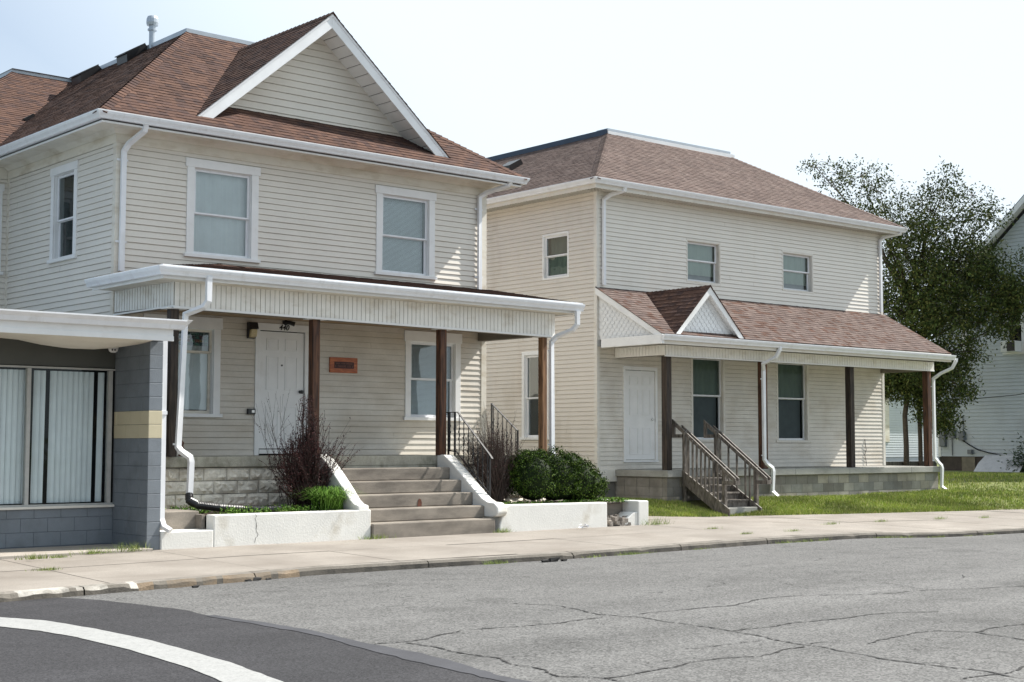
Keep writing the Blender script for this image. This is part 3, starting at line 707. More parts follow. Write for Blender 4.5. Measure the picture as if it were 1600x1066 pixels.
# front gable dormer
GX, GZ, GY = 4.065, 9.325, -.2
sl = (9.325-6.95)/2.81
m = MB(); bk = 3.02
shingles(m, [(GX, GY-.03, GZ), (GX, bk, GZ), (GX-2.86, GY-.03, GZ-sl*2.86)], PAL1, rs=11); g_l = m.build('gable_roof', SHIN, h1)
m = MB(); shingles(m, [(GX, bk, GZ), (GX, GY-.03, GZ), (GX+2.86, GY-.03, GZ-sl*2.86)], PAL1, rs=12); m.build('gable_roof', SHIN, h1)
m = MB(); hipcaps(m, (GX, GY-.03, GZ+.005), (GX, bk, GZ+.005), (-sl, 0, 1), (sl, 0, 1), PAL1, rs=13); m.build('ridge_cap', SHIN, h1)
for s_ in (-1, 1):
    m = MB(); t = .23; X = lambda d: GX+s_*d
    m.prism([(X(0), GY, GZ-.012), (X(0), GY, GZ-t-.04), (X(2.56), GY, GZ-t-.04-sl*2.56), (X(2.845), GY, GZ-.012-sl*2.845)], (0, .03, 0)); m.build('rake_board', FLASHW, h1, bevel=.004)
    m = MB(); m.prism([(X(0), GY-.012, GZ+.0), (X(0), GY-.012, GZ-.06), (X(2.86), GY-.012, GZ-.06-sl*2.86), (X(2.87), GY-.012, GZ-sl*2.87)], (0, .012, 0)); m.build('drip_edge', ALU, h1)
    m = MB(); n_ = 15
    for k in range(n_):
        d0, d1 = 2.62*k/n_+.01, 2.62*(k+1)/n_-.006
        m.prism([(X(d0), GY+.03, GZ-.2-sl*d0), (X(d1), GY+.03, GZ-.2-sl*d1), (X(d1), .36, GZ-.2-sl*d1), (X(d0), .36, GZ-.2-sl*d0)], (0, 0, -.012))
    m.build('gable_soffit', WHITE, h1)
PG = FRONT(0, .36)
m = MB(); siding(m, PG, 0, 1, 7.2, 9.2, ex=.13, urange=lambda z: (GX-max(0, (GZ-.2-z)/sl), GX+max(0, (GZ-.2-z)/sl)), rs=15); m.build('gable_siding', SID1, h1)
# vents and pipe on the roof
def zleft(x): return EZ+(x-E0)*(DZ-EZ)/(DX0-E0)
for yy, xx in ((5.35, 2.93), (7.35, 2.85), (5.9, 0.95)):
    m = MB(); s_ = 1 if xx > 2 else .45; z = zleft(xx)
    m.hexa([(xx-.28*s_, yy-.22*s_, z-.2*s_), (xx+.2*s_, yy-.22*s_, z+.16*s_), (xx+.2*s_, yy+.22*s_, z+.16*s_), (xx-.28*s_, yy+.22*s_, z-.2*s_),
            (xx-.30*s_, yy-.24*s_, z-.02), (xx+.1*s_, yy-.24*s_, z+.24*s_), (xx+.1*s_, yy+.24*s_, z+.24*s_), (xx-.30*s_, yy+.24*s_, z-.02)])
    m.hexa([(xx-.33*s_, yy-.25*s_, z-.04), (xx+.10*s_, yy-.25*s_, z+.235*s_), (xx+.10*s_, yy+.25*s_, z+.235*s_), (xx-.33*s_, yy+.25*s_, z-.04),
            (xx-.33*s_, yy-.25*s_, z-.015), (xx+.10*s_, yy-.25*s_, z+.255*s_), (xx+.10*s_, yy+.25*s_, z+.255*s_), (xx-.33*s_, yy+.25*s_, z-.015)])
    m.build('roof_vent', BLKPL, h1)
m = MB(); m.lathe(3.13, 5.0, [(.065, 9.2), (.065, 9.95), (.095, 9.955), (.095, 9.99), (.07, 9.995), (.07, 10.06), (.115, 10.065), (.125, 10.12), (.12, 10.2), (.10, 10.25), (.02, 10.27)], 14)
m.build('vent_pipe', FLASH, h1, smooth=False)
# windows
window(h1, PF, *HU[0], trim=.14, head=.15, style='shade', mid=.47)
window(h1, PF, *HU[1], trim=.14, head=.15, style='slats', mid=.47)
wl = window(h1, PF, HP[0][0], HP[0][1], HP[0][2], HP[0][3], trim=.13, head=.2, style='shade', mid=.72, matS=CREAMT, lower=2.05, label='porch window with a stained glass upper sash')
# leaded stained glass in the upper sash
m = MB(); rnd = random.Random(8); cols = [(.03, .12, .09), (.02, .07, .07), (.16, .05, .02), (.05, .16, .12), (.22, .16, .05), (.02, .04, .05), (.10, .02, .02)]
gx0, gx1, gz0, gz1 = .74, 1.77, 3.13, 3.36
for i in range(12):
    for j in range(4):
        e = i in (0, 11) or j in (0, 3)
        c = rnd.choice(cols[:2]+[cols[3]]) if e else rnd.choice(cols)
        m.pbox(PF, gx0+(gx1-gx0)*i/12+.004, gx0+(gx1-gx0)*(i+1)/12-.004, -.062, -.056, gz0+(gz1-gz0)*j/4+.004, gz0+(gz1-gz0)*(j+1)/4-.004, c)
m.build('stained_glass', M('stained_glass', (1, 1, 1), .25, .3, 30, attr=True), wl)
window(h1, PF, *HP[1], trim=.13, head=.2, style='slats', mid=.5)
window(h1, PL, 1.44, 2.50, 4.63, 6.32, trim=.12, head=.14, style='none', mid=.45, recess=.06, gl=GLASSD)
window(h1, PWg, .12, 1.28, 4.6, 6.3, trim=.13, style='shade')
# door
m = MB()
m.pbox(PF, 2.645, 2.735, -.02, .035, 1.27, 3.46); m.pbox(PF, 3.665, 3.755, -.02, .035, 1.27, 3.46); m.pbox(PF, 2.645, 3.755, -.02, .038, 3.46, 3.585); m.pbox(PF, 2.735, 3.665, -.02, .05, 1.3, 1.375)
m.build('door_frame', WHITE, h1, bevel=.004)
dr = panel_door(h1, PF, 2.745, 3.655, 1.39, 3.445, .0)
m = MB(); c = Vector((3.585, 0, 2.395))
m.tube([c, c+Vector((0, -.03, 0))], .03, 12); m.tube([c+Vector((0, -.03, 0)), c+Vector((0, -.045, 0)), c+Vector((0, -.07, 0)), c+Vector((0, -.085, 0))], [.014, .034, .034, .018], 12)
m.build('door_knob', BLKPL, dr)
m = MB(); m.tube([(3.2, 0, 2.855), (3.2, -.012, 2.855)], .016, 10); m.build('peephole', BLKPL, dr)
m = MB(); m.face([(2.5, .6, 1.2), (3.9, .6, 1.2), (3.9, .6, 3.7), (2.5, .6, 3.7)]); m.build('room_wall', DARK, h1)
# downspouts of the upper gutter
for nm, pth in (('downspout', [(.235, -.55, 6.66), (.235, -.5, 6.55), (.14, -.14, 6.38), (.09, -.07, 6.26), (.085, -.07, 4.28)]), ('downspout', [(W1+.2, -.55, 6.66), (W1+.17, -.5, 6.58), (W1-.1, -.15, 6.45), (W1-.2, -.07, 6.36), (W1-.2, -.07, 4.47)])):
    m = MB(); m.rtube(pth, .085, .06)
    for z in (6.1, 4.75):
        m.box(pth[-1][0]-.10, pth[-1][0]+.10, -.045, -.035, z, z+.035)
    m.build(nm, ALU, h1)
# --- porch roof
m = MB(); pe = 4.12
def pz(x): return 4.31+.14*sm((x+.2)/2.2)
shingles(m, [(-.38, -2.42, pe), (8.2, -2.42, pe-.02), (8.2, .0, 4.53), (2.0, 0, 4.56)], PAL1, rs=21); shingles(m, [(-.38, -2.42, pe), (2.0, 0, 4.56), (-.38, 0.0, pe+.02)], PAL1, rs=22)
m.build('porch_roof', SHIN, h1)
m = MB(); m.sweep([(-.39, .1, pe-.02), (-.39, -2.43, pe-.02), (8.21, -2.43, pe-.045), (8.21, -.02, pe-.02)], [(-.06, 0), (.02, 0), (.025, .035), (-.06, .045)]); m.build('drip_edge', FLASHW, h1)
m = MB(); m.sweep([(-.40, -.02, 4.10), (-.40, -2.44, 4.10), (8.18, -2.44, 4.07)], GUT); m.build('porch_gutter', ALU, h1)
m = MB(); m.sweep([(-.36, -.02, 3.93), (-.36, -2.40, 3.93), (8.18, -2.40, 3.905), (8.18, 0, 3.905)], [(0, 0), (.025, 0), (.025, .16), (0, .16)]); m.build('porch_fascia', WHITE, h1)
m = MB(); m.hexa([(-.36, -2.40, 3.935), (8.16, -2.40, 3.91), (8.16, -.005, 3.95), (-.36, -.005, 3.95), (-.36, -2.40, 3.96), (8.16, -2.40, 3.935), (8.16, -.005, 3.98), (-.36, -.005, 3.98)]); m.build('porch_soffit', CREAMT, h1)
def beads(m, P, u0, u1, z0a, z0b, z1a, z1b, pitch=.088, gap=.010):
    n_ = int((u1-u0)/pitch)
    for i in range(n_):
        a, b = u0+(u1-u0)*i/n_+gap/2, u0+(u1-u0)*(i+1)/n_-gap/2; ta, tb = i/n_, (i+1)/n_
        za, zb = z0a+(z0b-z0a)*ta, z0a+(z0b-z0a)*tb; ya, yb = z1a+(z1b-z1a)*ta, z1a+(z1b-z1a)*tb
        m.hexa([P(a, .012, za), P(b, .012, zb), P(b, 0, zb), P(a, 0, za), P(a, .012, ya), P(b, .012, yb), P(b, 0, yb), P(a, 0, ya)])
BEAD = M('white_beadboard', (.80, .79, .75), .5, .05, 3, dirt=(.42, .35, .24, .5), dsc=(2, 2, 4), dr=(.52, .75))
GAP = M('groove', (.16, .145, .12), .8, .1, 5)
m = MB(); beads(m, FRONT(0, -2.04), 0, W1, 3.565, 3.50, 3.935, 3.91); beads(m, LEFT(0, -2.04), 0, 2.0, 3.565, 3.60, 3.935, 3.95, gap=.022); m.build('porch_frieze', BEAD, h1)
m = MB(); m.hexa([(0.0, -2.04, 3.54), (W1, -2.04, 3.475), (W1, -1.8, 3.475), (0.0, -1.8, 3.54), (0, -2.04, 3.93), (W1, -2.04, 3.90), (W1, -1.8, 3.90), (0, -1.8, 3.93)])
m.box(0, .2, -1.8, -.02, 3.57, 3.94); m.box(W1-.2, W1, -1.8, -.02, 3.5, 3.9); m.build('porch_beam', GAP, h1)
m = MB(); m.hexa([(-.015, -2.06, 3.53), (W1+.015, -2.06, 3.465), (W1+.015, -2.03, 3.465), (-.015, -2.03, 3.53), (-.015, -2.06, 3.566), (W1+.015, -2.06, 3.50), (W1+.015, -2.03, 3.50), (-.015, -2.03, 3.566)])
m.box(-.02, .0, -2.05, -.02, 3.55, 3.575); m.build('frieze_trim', WHITE, h1)
m = MB(); m.face([(0.02, -2.0, 3.56), (W1, -2.0, 3.5), (W1, -.02, 3.66), (0.02, -.02, 3.66)]); m.build('porch_ceiling', M('brown_ceiling', (.30, .20, .11), .7, .1, 4), h1)
for (x, a, mt, zt) in ((.06, .14, WOODD, 3.53), (2.63, .14, WOODR, 3.515), (5.29, .14, WOODR, 3.49), (7.70, .12, WOODT, 3.47)):
    m = MB(); m.box(x-a/2, x+a/2, -1.97, -1.97+a, 1.275, zt); po = m.build('porch_post', mt, h1, bevel=.01, org=(0, 0, 0))
    m = MB(); m.box(x-.16, x+.19, -2.0, -1.8, zt-.005, zt+.014); m.build('post_cap', WHITE, po)
for pth in ([(.33, -2.51, 4.0), (.33, -2.50, 3.93), (.33, -2.50, 3.63), (.29, -2.44, 3.54), (.11, -2.2, 3.43), (.055, -2.14, 1.42), (.07, -2.2, 1.36), (.17, -2.3, 1.27), (.19, -2.3, 1.2), (.17, -2.3, .62)],
            [(8.02, -2.52, 3.95), (8.04, -2.5, 3.70), (8.0, -2.42, 3.60), (7.86, -2.12, 3.48), (7.79, -2.06, 3.38), (7.80, -2.06, 1.35), (7.86, -2.1, 1.1)]):
    m = MB(); m.rtube(pth, .085, .065)
    x = pth[5][0]; y = pth[5][1]
    for z in (3.2, 1.45): m.box(x-.065, x+.065, y+.034, y+.045, z, z+.03)
    m.build('downspout', ALU, h1)
# --- porch floor and rock faced foundation
def rough_box(m, x0, x1, y, z0, z1, depth, amp, nx, nz, rs, side=False, P=None):
    rnd = random.Random(rs); P = P or (lambda u, o, z: (u, y-o, z))
    H = [[rnd.uniform(.2, 1)*amp if 0 < i < nx and 0 < j < nz else 0 for j in range(nz+1)] for i in range(nx+1)]
    pt = lambda i, j: P(x0+(x1-x0)*i/nx, H[i][j], z0+(z1-z0)*j/nz)
    for i in range(nx):
        for j in range(nz):
            if rnd.random() < .5: m.face([pt(i, j), pt(i+1, j), pt(i+1, j+1)]); m.face([pt(i, j), pt(i+1, j+1), pt(i, j+1)])
            else: m.face([pt(i, j), pt(i+1, j), pt(i, j+1)]); m.face([pt(i+1, j), pt(i+1, j+1), pt(i, j+1)])
    c = [P(x0, 0, z0), P(x1, 0, z0), P(x1, 0, z1), P(x0, 0, z1)]; d = [P(x0, -depth, z0), P(x1, -depth, z0), P(x1, -depth, z1), P(x0, -depth, z1)]
    for k in range(4): m.face([c[k], d[k], d[(k+1) % 4], c[(k+1) % 4]])
m = MB(); z = .28; row = 0; rnd = random.Random(31)
while z < 1.08:
    h = .205; x = .03-(.2 if row % 2 else 0)
    while x < W1-.02:
        e = min(x+.41+rnd.uniform(-.04, .04), W1-.02); xs0 = max(x, .03)
        if e-xs0 > .06 and not (2.9 < xs0 and e < 5.0): rough_box(m, xs0+.005, e-.005, -1.80, z+.005, min(z+h, 1.105)-.005, .1, .05, 7, 4, rnd.randint(0, 9999))
        x = e
    y = -1.79
    while y < -.1: rough_box(m, y+.005, min(y+.4, 0)-.005, 0, z+.005, min(z+h, 1.105)-.005, .1, .04, 6, 4, rnd.randint(0, 9999), P=LEFT(.03, 0)); y += .4
    z += h; row += 1
m.build('foundation_block', STONE, h1)
m = MB(); m.box(.08, W1-.06, -1.76, -.0, .2, 1.105); m.build('foundation_mortar', MORT, h1)
m = MB(); m.box(2.662, 5.218, -1.868, -1.77, .8, 1.105); m.build('porch_edge', CAPC, h1)
m = MB(); m.box(-.04, W1+.04, -1.87, .0, 1.107, 1.272); m.build('porch_floor', CAPC, h1, bevel=.012)
# main house foundation under the side wall
m = MB(); m.box(.02, W1, .02, 4.5, -.1, .32); m.box(-1.38, .02, 4.5, 13, -.1, .32); m.build('base_wall', CONC, h1)

# --- front steps
FR = WORLD
fs = thing('front_steps', 'wide concrete steps between white sloping cheek walls up to the porch of the left house', 'steps', (3.95, -3.49, 0))
tz = [.235, .44, .655, .86, 1.07]
for i in range(5):
    y = -3.49+.31*i; x0, x1 = (2.70, 5.20) if i == 0 else (2.66, 5.22)
    m = MB(); m.box(x0, x1, y, -1.872, (0 if i == 0 else tz[i-1]+.001)-.05*(i == 0), tz[i]); m.build('step', CONCD, fs, bevel=.018)
def cheek(x0, x1, prof):
    m = MB(); m.prism([(x0, y, z) for y, z in prof], (x1-x0, 0, 0)); return m.build('cheek_wall', PLANT, fs, bevel=.02)
cheek(2.45, 2.657, [(-1.873, .3), (-1.873, 1.285), (-2.28, 1.30), (-2.45, 1.24), (-2.62, 1.12), (-2.85, .93), (-3.05, .76), (-3.22, .60), (-3.33, .54), (-3.44, .52), (-3.45, .44), (-3.449, .3)])
cheek(5.222, 5.44, [(-1.873, .3), (-1.873, 1.285), (-2.06, 1.285), (-2.3, 1.14), (-2.6, .92), (-2.9, .70), (-3.1, .56), (-3.25, .50), (-3.42, .49), (-3.50, .43), (-3.52, .33), (-3.48, .27), (-3.36, .25), (-3.2, .25)])
m = MB(); m.prism([(4.03, -2.872-.006, .445+.0), (4.12, -2.876, .445), (4.125, -2.876, .51), (4.105, -2.876, .56), (4.07, -2.876, .575), (4.045, -2.876, .54)][::-1], (0, .004, 0))
m.build('rust_stain', M('rust_brown', (.10, .035, .02), .9, .3, 20), fs)
# --- planters
def soilpatch(par, x0, x1, y0, y1, z):
    m = MB(); n_ = int((x1-x0)/.12); k = int((y1-y0)/.12); rnd = random.Random(int(x0*10))
    H = [[z+rnd.uniform(-.02, .02) for _ in range(k+1)] for _ in range(n_+1)]
    for i in range(n_):
        for j in range(k): m.face([(x0+(x1-x0)*a/n_, y0+(y1-y0)*b/k, H[a][b]) for a, b in ((i, j), (i+1, j), (i+1, j+1), (i, j+1))])
    return m.build('soil', SOIL, par)
pl = thing('planter', 'long white painted planter wall left of the wide steps, cracked near its low left end', 'planter', (1.3, -3.45, 0))
m = MB(); m.box(-.06, 2.69, -3.45, -3.22, -.06, .452); m.build('planter_wall', PLANT, pl, bevel=.016)
soilpatch(pl, -.06, 2.45, -3.22, -1.75, .42)
m = MB(); rnd = random.Random(2); x = .62; z = .452; pts = []
while z > .03: pts.append((x, z)); x += rnd.uniform(-.035, .028); z -= rnd.uniform(.02, .045)
for (a, b), (c, d) in zip(pts, pts[1:]): w_ = .003+.007*(b/.45)*rnd.random(); m.face([(a-w_, -3.4525, b), (c-w_, -3.4525, d), (c+w_*.6, -3.4525, d), (a+w_*.6, -3.4525, b)])
m.build('wall_crack', TAR, pl)
ls = thing('low_steps', 'two low concrete steps between the blue grey pillar and the left planter', 'steps', (-.47, -3.45, 0))
m = MB(); m.box(-.885, -.062, -3.45, -2.4, -.06, .245); m.build('step', PLANT, ls, bevel=.015, label='white fronted lower step')
m = MB(); m.box(-.885, -.062, -3.02, -1.9, .2, .50); m.build('step', CONCD, ls, bevel=.012)
m = MB(); m.box(-.12, -.0605, -3.2, -3.02, .2, .452); m.build('step_side', CONCD, ls, bevel=.008)
m = MB(); m.box(-.885, .0, -2.0, 4.4, -.05, .48); m.build('side_path', CONC, ls)
pr_ = thing('planter', 'white planter wall in front of the round green hedge, right of the steps', 'planter', (6.6, -3.45, 0))
m = MB(); m.prism([(5.31, -3.45, -.06), (7.86, -3.45, -.06), (7.86, -3.45, .435), (5.55, -3.45, .45), (5.47, -3.45, .40), (5.40, -3.45, .30), (5.33, -3.45, .12)], (0, .24, 0)); m.build('planter_wall', PLANT, pr_, bevel=.018)
soilpatch(pr_, 5.44, 8.9, -3.21, -1.75, .40)
bs = thing('broken_step', 'crumbled side step with a white end block beyond the right planter', 'steps', (8.4, -3.45, 0))
m = MB(); m.box(8.66, 8.93, -3.45, -2.3, -.06, .44); m.build('end_block', PLANT, bs, bevel=.02)
m = MB(); m.box(7.862, 8.658, -3.05, -1.9, -.05, .425); m.build('step', CONCD, bs, bevel=.015)
m = MB(); m.prism([(8.2, -3.43, -.06), (8.655, -3.43, -.06), (8.655, -3.43, .235), (8.56, -3.43, .235), (8.42, -3.43, .14), (8.3, -3.43, .05)], (0, .35, 0)); m.build('broken_face', PLANT, bs, bevel=.01)
m = MB(); rnd = random.Random(6)
for _ in range(90):
    x = rnd.uniform(7.9, 8.58); t = rnd.random(); r = rnd.uniform(.02, .065); y = -3.44+rnd.uniform(.02, .38); z = rnd.uniform(-.03, .19)*(.5+(y+3.44)*1.6)
    q = [Vector((rnd.uniform(-1, 1), rnd.uniform(-1, 1), rnd.uniform(-1, 1))).normalized()*r*rnd.uniform(.6, 1) for _ in range(8)]
    bmv = [(x+a*r*rnd.uniform(.6, 1), y+b*r*rnd.uniform(.6, 1), z+c*r*rnd.uniform(.6, 1)) for (a, b, c) in ((-1, -1, -1), (1, -1, -1), (1, 1, -1), (-1, 1, -1), (-1, -1, 1), (1, -1, 1), (1, 1, 1), (-1, 1, 1))]
    m.hexa(bmv)
m.build('rubble', M('rubble', (.26, .23, .20), .95, .3, 9, bump=.01, bs=60, fine=.2), bs)
# --- iron railings
def iron_rail(t, pts_top, pts_low, posts, n_bal, r=.009):
    m = MB(); m.rtube(pts_top, .038, .014, (1, 0, 0)) if abs(pts_top[0][0]-pts_top[-1][0]) < .01 else m.rtube(pts_top, .014, .038, (0, 1, 0))
    m.build('handrail', BLACK, t)
    m = MB(); m.tube(pts_low, .012, 6); m.build('bottom_rail', BLACK, t)
    for (x, y, z0, z1) in posts:
        m = MB(); m.box(x-.014, x+.014, y-.014, y+.014, z0, z1); m.build('post', BLACK, t)
    def at(pl, y):
        for a, b in zip(pl, pl[1:]):
            if min(a[1], b[1]) <= y <= max(a[1], b[1]) and a[1] != b[1]: s_ = (y-a[1])/(b[1]-a[1]); return tuple(a[k]+(b[k]-a[k])*s_ for k in range(3))
        return pl[-1]
    y0, y1 = pts_low[0][1], pts_low[-1][1]
    for i in range(n_bal):
        y = y0+(y1-y0)*(i+.5)/n_bal; a = at(pts_low, y); b = at(pts_top, y); m = MB()
        m.tube([a, b], r, 5)
        mid_ = Vector(a).lerp(Vector(b), .5); L_ = (b[2]-a[2])*.17
        hel = [(mid_.x+.016*math.cos(q*.9), mid_.y+.016*math.sin(q*.9), mid_.z-L_+2*L_*q/14) for q in range(15)]
        m.tube(hel, .006, 4); m.build('baluster', BLACK, t)
ir = thing('iron_handrail', 'black wrought iron handrail with twisted bars running down the right cheek wall of the steps', 'handrail', (5.5, -2.5, 1.27))
iron_rail(ir, [(5.46, -1.86, 2.03), (5.46, -2.16, 2.03), (5.46, -3.03, 1.29), (5.46, -3.10, 1.22)], [(5.46, -1.88, 1.36), (5.46, -2.12, 1.34), (5.46, -3.03, .62)], [(5.46, -1.90, 1.27, 2.03), (5.46, -2.08, 1.27, 2.03), (5.46, -3.03, .40, 1.27)], 9)
ir2 = thing('iron_handrail', 'short black iron railing at the far right end of the porch, behind the bare shrub', 'handrail', (8.3, -.3, 1.27))
iron_rail(ir2, [(8.02, -.05, 2.28), (8.02, -.85, 1.72)], [(8.02, -.05, 1.5), (8.02, -.85, 1.0)], [(8.02, -.06, 1.1, 2.28), (8.02, -.84, .6, 1.74)], 6)
# --- things on the porch wall
wlp = thing('wall_lamp', 'dark box wall lamp with amber lens left of door 440', 'lamp', (2.56, -.02, 3.45))
m = MB(); m.prism([(2.47, -.02, 3.30), (2.47, -.02, 3.58), (2.47, -.13, 3.58), (2.47, -.17, 3.47), (2.47, -.09, 3.45), (2.47, -.06, 3.30)], (.155, 0, 0)); m.build('housing', BLKPL, wlp, bevel=.004)
m = MB(); m.prism([(2.49, -.062, 3.315), (2.49, -.092, 3.446), (2.49, -.155, 3.455), (2.49, -.135, 3.33)], (.115, 0, 0)); m.build('lens', BRASSY, wlp, bevel=.004)
kb = thing('key_box', 'small black box with pale button low beside door 440', 'lock box', (2.57, -.02, 2.02))
m = MB(); m.box(2.495, 2.64, -.07, -.015, 1.985, 2.08); m.build('box', BLKPL, kb, bevel=.006)
m = MB(); m.box(2.56, 2.615, -.078, -.07, 2.01, 2.055); m.build('button', STEEL, kb)
sl_ = thing('security_light', 'small dark light fixture above the frame of door 440', 'lamp', (3.29, -.02, 3.62))
m = MB(); m.tube([(3.24, -.015, 3.61), (3.24, -.07, 3.615)], .045, 10); m.build('base', BLKPL, sl_)
m = MB(); m.tube([(3.24, -.06, 3.62), (3.28, -.12, 3.61), (3.36, -.16, 3.585)], [.03, .035, .042], 10); m.build('lamp_head', BLKPL, sl_)
def text(s, name, mat, par, size, loc, ext=.004, frame_rot=(R(90), 0, 0), shear=0):
    cu = bpy.data.curves.new(name, 'FONT'); cu.body = s; cu.size = size; cu.extrude = ext; cu.align_x = 'CENTER'; cu.align_y = 'CENTER'; cu.shear = shear; cu.offset = .002
    cu.materials.append(mat); o = bpy.data.objects.new(name, cu); col.objects.link(o)
    if par is not None: g_ = ORG[par.name]; o.parent = par; o.location = tuple(loc[k]-g_[k] for k in range(3))
    else: o.location = loc
    o.rotation_euler = frame_rot; return o
nbt = text('440', 'house_number', BLKPL, None, .135, (3.21, -.044, 3.52), shear=.25)
me_ = bpy.data.meshes.new_from_object(nbt); nb = bpy.data.objects.new('house_number', me_); col.objects.link(nb); nb.location = nbt.location; nb.rotation_euler = nbt.rotation_euler; bpy.data.objects.remove(nbt); nb.name = 'house_number'
setp(nb, 'black numerals 440 on the white head of the door frame', 'house number')
pq = thing('wooden_plaque', 'orange varnished wooden plaque with dark carved panel right of door 440', 'plaque', (4.49, -.02, 2.9))
m = MB(); m.box(4.19, 4.80, -.045, -.015, 2.765, 3.045); m.build('board', WOODO, pq, bevel=.008)
m = MB(); m.box(4.285, 4.715, -.049, -.044, 2.845, 2.965); m.build('carved_panel', PLAQ, pq)
m = MB(); rnd = random.Random(14)
for zc, n_, h in ((2.935, 22, .022), (2.882, 15, .040)):
    for i in range(n_):
        x = 4.30+.40*(i+.3)/n_
        if rnd.random() < .12: continue
        m.box(x, x+.006, -.0515, -.049, zc-h/2, zc+h/2)
        if rnd.random() < .6: q = rnd.choice((-1, 0, 1)); m.box(x+.006, x+.014, -.0515, -.049, zc+q*h*.42-.003, zc+q*h*.42+.003)
setp(m.build('lettering', PLAQT, pq), kind='stuff')

# ================================================================= right house
FR = F2
W2 = 10.83
h2 = thing('house', 'pale two storey house with hipped roof, long shingled porch and wooden front stairs', 'house', (0, 0, 0))
QF, QL = FRONT(), LEFT()
UW = [(2.97, 4.20, 5.40, 6.48), (6.56, 7.83, 5.44, 6.50)]
LW = [(3.10, 4.32, 1.53, 3.66), (6.27, 7.57, 1.52, 3.66)]
fh = [hole(*h) for h in UW+LW]+[(.83, 1.91, 1.10, 3.26)]
m = MB(); siding(m, QF, .06, W2-.08, 3.75, 7.30, fh, ex=.1016, rs=33, wave=.0012); m.build('upper_siding', SID2, h2)
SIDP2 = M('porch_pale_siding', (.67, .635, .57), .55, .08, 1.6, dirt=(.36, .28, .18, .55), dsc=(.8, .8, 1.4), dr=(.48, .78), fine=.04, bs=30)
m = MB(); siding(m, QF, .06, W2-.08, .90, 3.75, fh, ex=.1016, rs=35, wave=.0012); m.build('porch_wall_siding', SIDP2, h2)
sh = [hole(.94, 1.88, 5.38, 6.48), hole(1.66, 2.633, 1.577, 3.70)]
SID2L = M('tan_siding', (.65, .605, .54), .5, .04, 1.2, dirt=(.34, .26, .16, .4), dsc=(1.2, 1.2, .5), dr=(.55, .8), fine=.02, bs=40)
m = MB(); siding(m, QL, .06, 9, .30, 7.30, sh, ex=.1016, rs=37, wave=.001); m.build('side_siding', SID2L, h2, label='tan siding on the left side')
m = MB(); m.face([(W2, 0, .2), (W2, 11, .2), (W2, 11, 7.3), (W2, 0, 7.3)]); m.face([(W2, 11, .2), (0, 11, .2), (0, 11, 7.3), (W2, 11, 7.3)]); m.face([(0, 9, .2), (0, 11, .2), (0, 11, 7.3), (0, 9, 7.3)]); m.build('back_wall', SID2, h2)
for (x0, x1) in ((-.022, .07), (W2-.08, W2+.02)):
    m = MB(); m.box(x0, x1, -.024, 0, .9, 7.3)
    if x0 < 0: m.box(-.022, 0, 0, .08, .3, 7.3)
    m.build('corner_board', SOFF, h2, bevel=.004)
m = MB(); m.box(.0, .56, -.06, .0, .62, .90); m.box(-.02, 0, -.02, 9, .1, .31); m.build('base_trim', SOFF, h2)
m = MB(); m.box(.02, W2, .02, 11, -.2, .62); m.build('base_wall', MORT, h2)
m = MB(); m.sweep([(0, 9, 7.29), (0, 0, 7.29), (W2, 0, 7.29), (W2, 4, 7.29)], [(-.1, 0), (.41, .0), (.41, .02), (-.1, .02)])
n_ = 60
m.build('soffit', SOFF, h2)
m = MB()
for i in range(112):
    x = -.4+11.6*i/112; m.box(x, x+.008, -.40, -.0, 7.284, 7.2895)
for i in range(90):
    y = -.4+9.0*i/90; m.box(-.40, 0, y, y+.008, 7.284, 7.2895)
m.build('soffit_grooves', GAP, h2)
m = MB(); m.sweep([(-.39, 9, 7.275), (-.39, -.39, 7.275), (W2+.39, -.39, 7.275), (W2+.39, 4, 7.275)], [(0, 0), (.018, 0), (.018, .2), (0, .2)]); m.build('fascia', SOFF, h2)
m = MB(); m.sweep([(-.408, 9, 7.50), (-.408, -.408, 7.50), (W2+.408, -.408, 7.47), (W2+.408, -.2, 7.47)], GUT); m.build('gutter', ALU, h2)
e, ez, a0, a1, dy, dz = -.5, 7.475, 3.19, 8.0, 2.97, 9.56
XR = W2+.5
m = MB(); shingles(m, [(e, e, ez), (XR, e, ez-.03), (a1, dy, dz), (a0, dy, dz)], PAL2, rs=41); m.build('front_roof', SHIN, h2)
m = MB(); shingles(m, [(e, e, ez), (a0, dy, dz), (a0, 8.4, dz), (e, 11.5, ez)], PAL2, rs=42); m.build('left_roof', SHIN, h2)
m = MB(); m.face([(XR, e, ez), (XR, 11.5, ez), (a1, 8.4, dz), (a1, dy, dz)]); m.face([(XR, 11.5, ez), (e, 11.5, ez), (a0, 8.4, dz), (a1, 8.4, dz)]); m.build('back_roof', CAPM, h2)
nF = (0, -(dz-ez), dy-e); nL = (-(dz-ez), 0, a0-e); nR = (dz-ez, 0, XR-a1)
m = MB(); hipcaps(m, (e, e, ez+.005), (a0, dy, dz), nF, nL, PAL2, rs=1); m.build('hip_cap', SHIN, h2)
m = MB(); hipcaps(m, (XR, e, ez-.025), (a1, dy, dz), nF, nR, PAL2, rs=2); m.build('hip_cap', SHIN, h2)
m = MB(); m.sweep([(a0, 8.4, dz-.02), (a0, dy, dz-.02)], [(-.1, 0), (.03, 0), (.035, .15), (-.1, .16)]); m.build('deck_edge', NAVY, h2, label='dark blue edge of the flat roof deck')
m = MB(); m.sweep([(a0, dy, dz-.02), (a1+.12, dy, dz-.02)], [(-.1, 0), (.03, 0), (.035, .105), (-.1, .11)]); m.build('deck_edge', FLASHW, h2, label='white edge of the flat roof deck')
